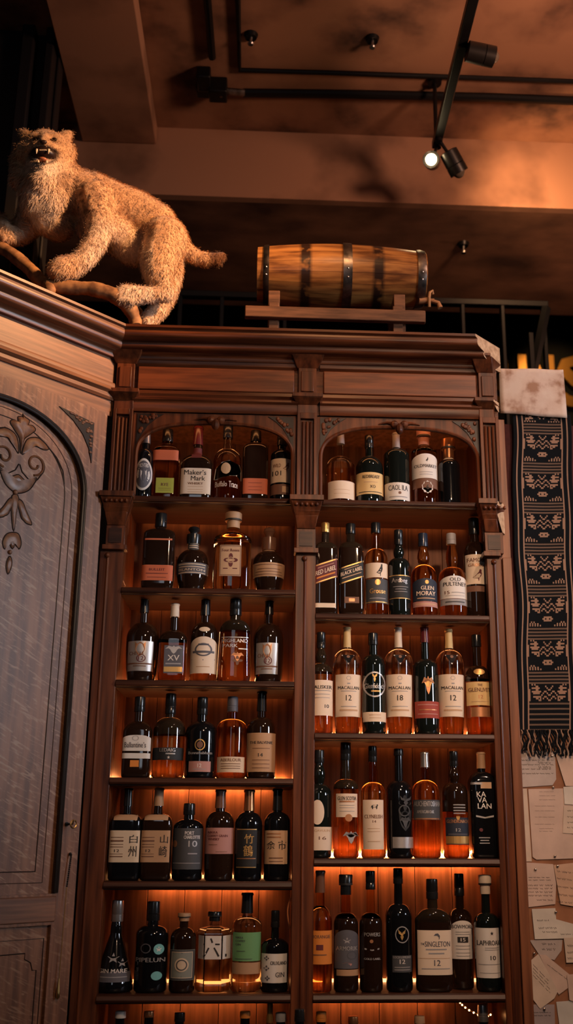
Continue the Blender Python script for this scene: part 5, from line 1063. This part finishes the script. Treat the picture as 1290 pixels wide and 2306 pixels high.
for k in range(44):
    u = (k+.5)/44; p = lt*(1-u)+rb2*u; L = rr.uniform(.055, .085); dx = rr.uniform(-.012, .012); n = 10
    P = [(p[0]+dx*t+.004*math.sin(9*t+k), YT-.004-.004*math.sin(3*t)-.001*(k % 3), p[2]+.003-L*t) for t in np.linspace(0, 1, n)]
    mb = MB().tube(P, [.0026]+[.0022+.0006*(i % 2) for i in range(n-2)]+[.0034], 6); mb.build('tassel', tb_ if k % 5 else tt, runner, smooth=70)
    if k % 3 == 0: pass
# ------------------------------------------------------------------ board and pinned notes below it
z0 = at(1200, 1640, .115)[2]
struct(MB().box(XP, 2.6, .108, .1148, .5, z0).build('trim_6', board_m))
NC = dict(cream=(.62, .48, .38), white=(.66, .58, .50), pink=(.60, .43, .35), grey=(.47, .38, .34), tan=(.60, .42, .33), wood=(.60, .38, .26), slate=(.36, .29, .29), silver=(.60, .56, .52))
hand = principled('handwriting', (.055, .045, .042), .8); hand2 = principled('handwriting_pale', (.26, .19, .16), .8)
def paper(name, label, catg, pts, col, Y, lines=(), strokes=None, seed=1):
    rr = random.Random(seed); Q = [at(x, y, Y) for x, y in pts]; c = np.mean(Q, axis=0)
    root = thing(name, label, catg, tuple(c), 0, 'pinned notes')
    m = noisy('note_'+col, tuple(k*.82 for k in NC[col]), NC[col], (1, 1, 1), 14, 5, .8, .1)
    o = MB().plate([[(p[0], p[2]) for p in Q][::-1]], Y-.0012, Y).build('sheet', m, root, smooth=0)
    b = MB(); k = 0
    # lines: (x0, x1, y, height, slope) in photo pixels; each becomes a run of pen loops
    for x0, x1, y, h, sl in lines:
        x = x0
        while x < x1-2:
            wl = min(rr.uniform(5, 14), x1-x); n = max(4, int(wl*1.3)); P = []
            for i in range(n+1):
                t = i/n; xx = x+wl*t; yy = y+sl*(xx-x0)-h*.5*math.sin(t*wl*1.7+rr.uniform(-.5, .5))*rr.uniform(.4, 1)
                p = at(xx, yy, Y-.0016); P.append((p[0], Y-.0016, p[2]))
            b.tube(P, .00042, 4); x += wl+rr.uniform(1.5, 4); k += 1
    if k: b.build('handwriting', hand if seed % 2 else hand2, o, smooth=0)
    return root
def L_(x0, x1, ys, h=3, sl=0): return [(x0, x1, y, h, sl) for y in ys]
paper('note', 'narrow pale strip of paper pinned at the far left edge of the board', 'note', [(1172, 1776), (1186, 1776), (1197, 1940), (1183, 1940)], 'cream', .1070, [], seed=2)
paper('postcard', 'greyish scribbled postcard right under the runner fringe', 'postcard', [(1168, 1690), (1249, 1692), (1252, 1755), (1244, 1768), (1171, 1773)], 'grey', .1062, L_(1174, 1246, [1712, 1722, 1732, 1742], 4)+L_(1212, 1240, [1718, 1728], 7), seed=3)
paper('note', 'large pale typed letter with rounded corner below the scribbled postcard', 'letter', [(1189, 1777), (1290, 1775), (1316, 1777), (1326, 1932), (1208, 1936), (1199, 1930)], 'pink', .1054, L_(1214, 1250, [1783, 1792, 1801], 1.5)+L_(1204, 1248, [1815, 1826, 1840, 1856], 1.6)+L_(1214, 1246, [1866, 1872], 2.5), seed=4)
bl_o = paper('note', 'pinkish folded corner sheet hanging right of the scribbled postcard', 'note', [(1248, 1690), (1330, 1690), (1330, 1772), (1273, 1770)], 'tan', .1038, [], seed=6)
paper('note', 'small blank white slip pinned at the right photo edge', 'note', [(1268, 1772), (1330, 1770), (1330, 1814), (1271, 1811)], 'white', .1026, [], seed=8)
paper('note', 'square beige note under the blank white slip', 'note', [(1269, 1815), (1326, 1816), (1326, 1880), (1267, 1876)], 'cream', .1034, L_(1277, 1320, [1826, 1840, 1852, 1864], 5), seed=9)
paper('note', 'salmon handwritten sheet below the large typed letter', 'note', [(1183, 1942), (1245, 1946), (1252, 1990), (1250, 2036), (1189, 2043)], 'pink', .1048, L_(1190, 1240, [1976, 1982], 3)+L_(1188, 1244, [1994, 2001, 2009, 2017], 5)+L_(1208, 1246, [2027], 5), seed=11)
paper('note', 'tilted orange-tinted sheet of scrawled lines at the right edge', 'note', [(1246, 1948), (1320, 1940), (1330, 2048), (1262, 2036)], 'wood', .1036, L_(1254, 1320, [1962, 1978, 1996, 2014, 2030], 6, .12), seed=13)
paper('envelope', 'white addressed envelope with torn top corner', 'envelope', [(1197, 2047), (1250, 2045), (1252, 2070), (1325, 2090), (1325, 2112), (1204, 2115)], 'white', .1030, L_(1209, 1236, [2073], 5)+L_(1212, 1254, [2090], 6)+L_(1221, 1256, [2099], 5)+L_(1262, 1310, [2104], 4), seed=15)
paper('note', 'rounded silvery slip peeking out below the envelope', 'note', [(1192, 2117), (1266, 2116), (1264, 2140), (1248, 2162), (1215, 2152)], 'grey', .1058, L_(1220, 1250, [2126, 2138], 7), seed=17)
paper('note', 'long slanting cream note ending in a point', 'note', [(1191, 2166), (1212, 2148), (1256, 2232), (1248, 2248), (1216, 2272), (1195, 2244)], 'cream', .1044, [(1200, 1238, 2172+8*k, 3, 1.05) for k in range(4)], seed=19)
paper('note', 'pinkish strip fanned behind the slanting cream note', 'note', [(1214, 2150), (1228, 2150), (1295, 2205), (1290, 2216), (1258, 2240)], 'pink', .1052, [(1232, 1280, 2172, 3, .75)], seed=21)
paper('note', 'upright beige note with dark script under the envelope', 'note', [(1269, 2112), (1330, 2110), (1332, 2166), (1275, 2168)], 'cream', .1020, L_(1277, 1325, [2130, 2145, 2158], 7), seed=23)
paper('note', 'small folded pale paper at the lower right edge', 'note', [(1276, 2195), (1330, 2190), (1330, 2270), (1282, 2252)], 'pink', .1022, [], seed=25)
paper('postcard', 'dull mauve postcard in the bottom corner beside the cabinet', 'postcard', [(1196, 2262), (1248, 2262), (1250, 2330), (1199, 2330)], 'slate', .1062, L_(1201, 1240, [2280, 2287], 3), seed=27)
paper('photo_print', 'white bordered print at the very bottom right corner', 'photo print', [(1252, 2256), (1330, 2250), (1330, 2330), (1262, 2330)], 'silver', .1056, [], seed=29)
for x, y, Y, lb in ((1245, 1773, .1036, 'between the postcard and the typed letter'), (1249, 1928, .1036, 'at the bottom of the typed letter'), (1205, 1958, .1036, 'on the salmon handwritten sheet'), (1255, 1950, .1020, 'on the tilted orange sheet'),
                    (1251, 2054, .1015, 'at the torn corner of the envelope'), (1202, 2147, .1030, 'on top of the slanting cream note'), (1225, 2272, .1040, 'under the point of the slanting note'), (1242, 1702, .1048, 'in the scribbled postcard corner')):
    p = at(x, y, Y); t = thing('push_pin', 'round metal push pin '+lb, 'pin', (p[0], p[1], p[2]), 0, 'push pins')
    MB().ball((0, -.0025, 0), .0042, 10, (1, .75, 1)).build('head', noisy('pin_metal', (.35, .25, .18), (.6, .5, .42), (1, 1, 1), 20, 2, .3, metal=1), t, world=False)
    MB().tube([(0, -.002, 0), (0, .003, 0)], .0007, 6).build('point', silver, t, world=False)
# loose light cables inside the bays and the drooping end of a light strip
def cable(label, pts, Y, r=.0022, m=None):
    P = smoothpath([(at(x, y, Y)[0], Y, at(x, y, Y)[2]) for x, y in pts]); o = MB().tube(P, r, 8).build('light_cable', m or principled('cable_orange', (.50, .17, .06), .4), loc=tuple(P[0]), smooth=70); return tag(o, label, 'cable')
cable('thin orange light cable curling down the second left shelf side', [(275, 1222), (274, 1255), (274, 1290), (276, 1306), (282, 1320)], .03)
cable('thin orange light cable bulging beside the fourth left shelf', [(247, 1640), (250, 1668), (248, 1690), (243, 1716)], .03)
cable('thin orange light cable looped beside the sixth left shelf', [(654, 2022), (648, 2045), (648, 2065), (653, 2092)], .03)
dr = thing('drooping_light_strip', 'loose end of the light strip drooping below the lowest right shelf', 'light strip', tuple(at(1060, 2275, .10)))
DP_ = smoothpath([at(x, y, .10) for x, y in ((1032, 2252), (1040, 2262), (1056, 2274), (1076, 2284), (1092, 2290), (1104, 2284))])
MB().tube(DP_, .0022, 8).build('strip', principled('strip_tape', (.25, .12, .06), .5), dr)
for k in range(0, len(DP_), 4):
    MB().ball(tuple(DP_[k]+np.array([0, -.002, -.001])), .0026, 6).build('diode', led(18), dr)
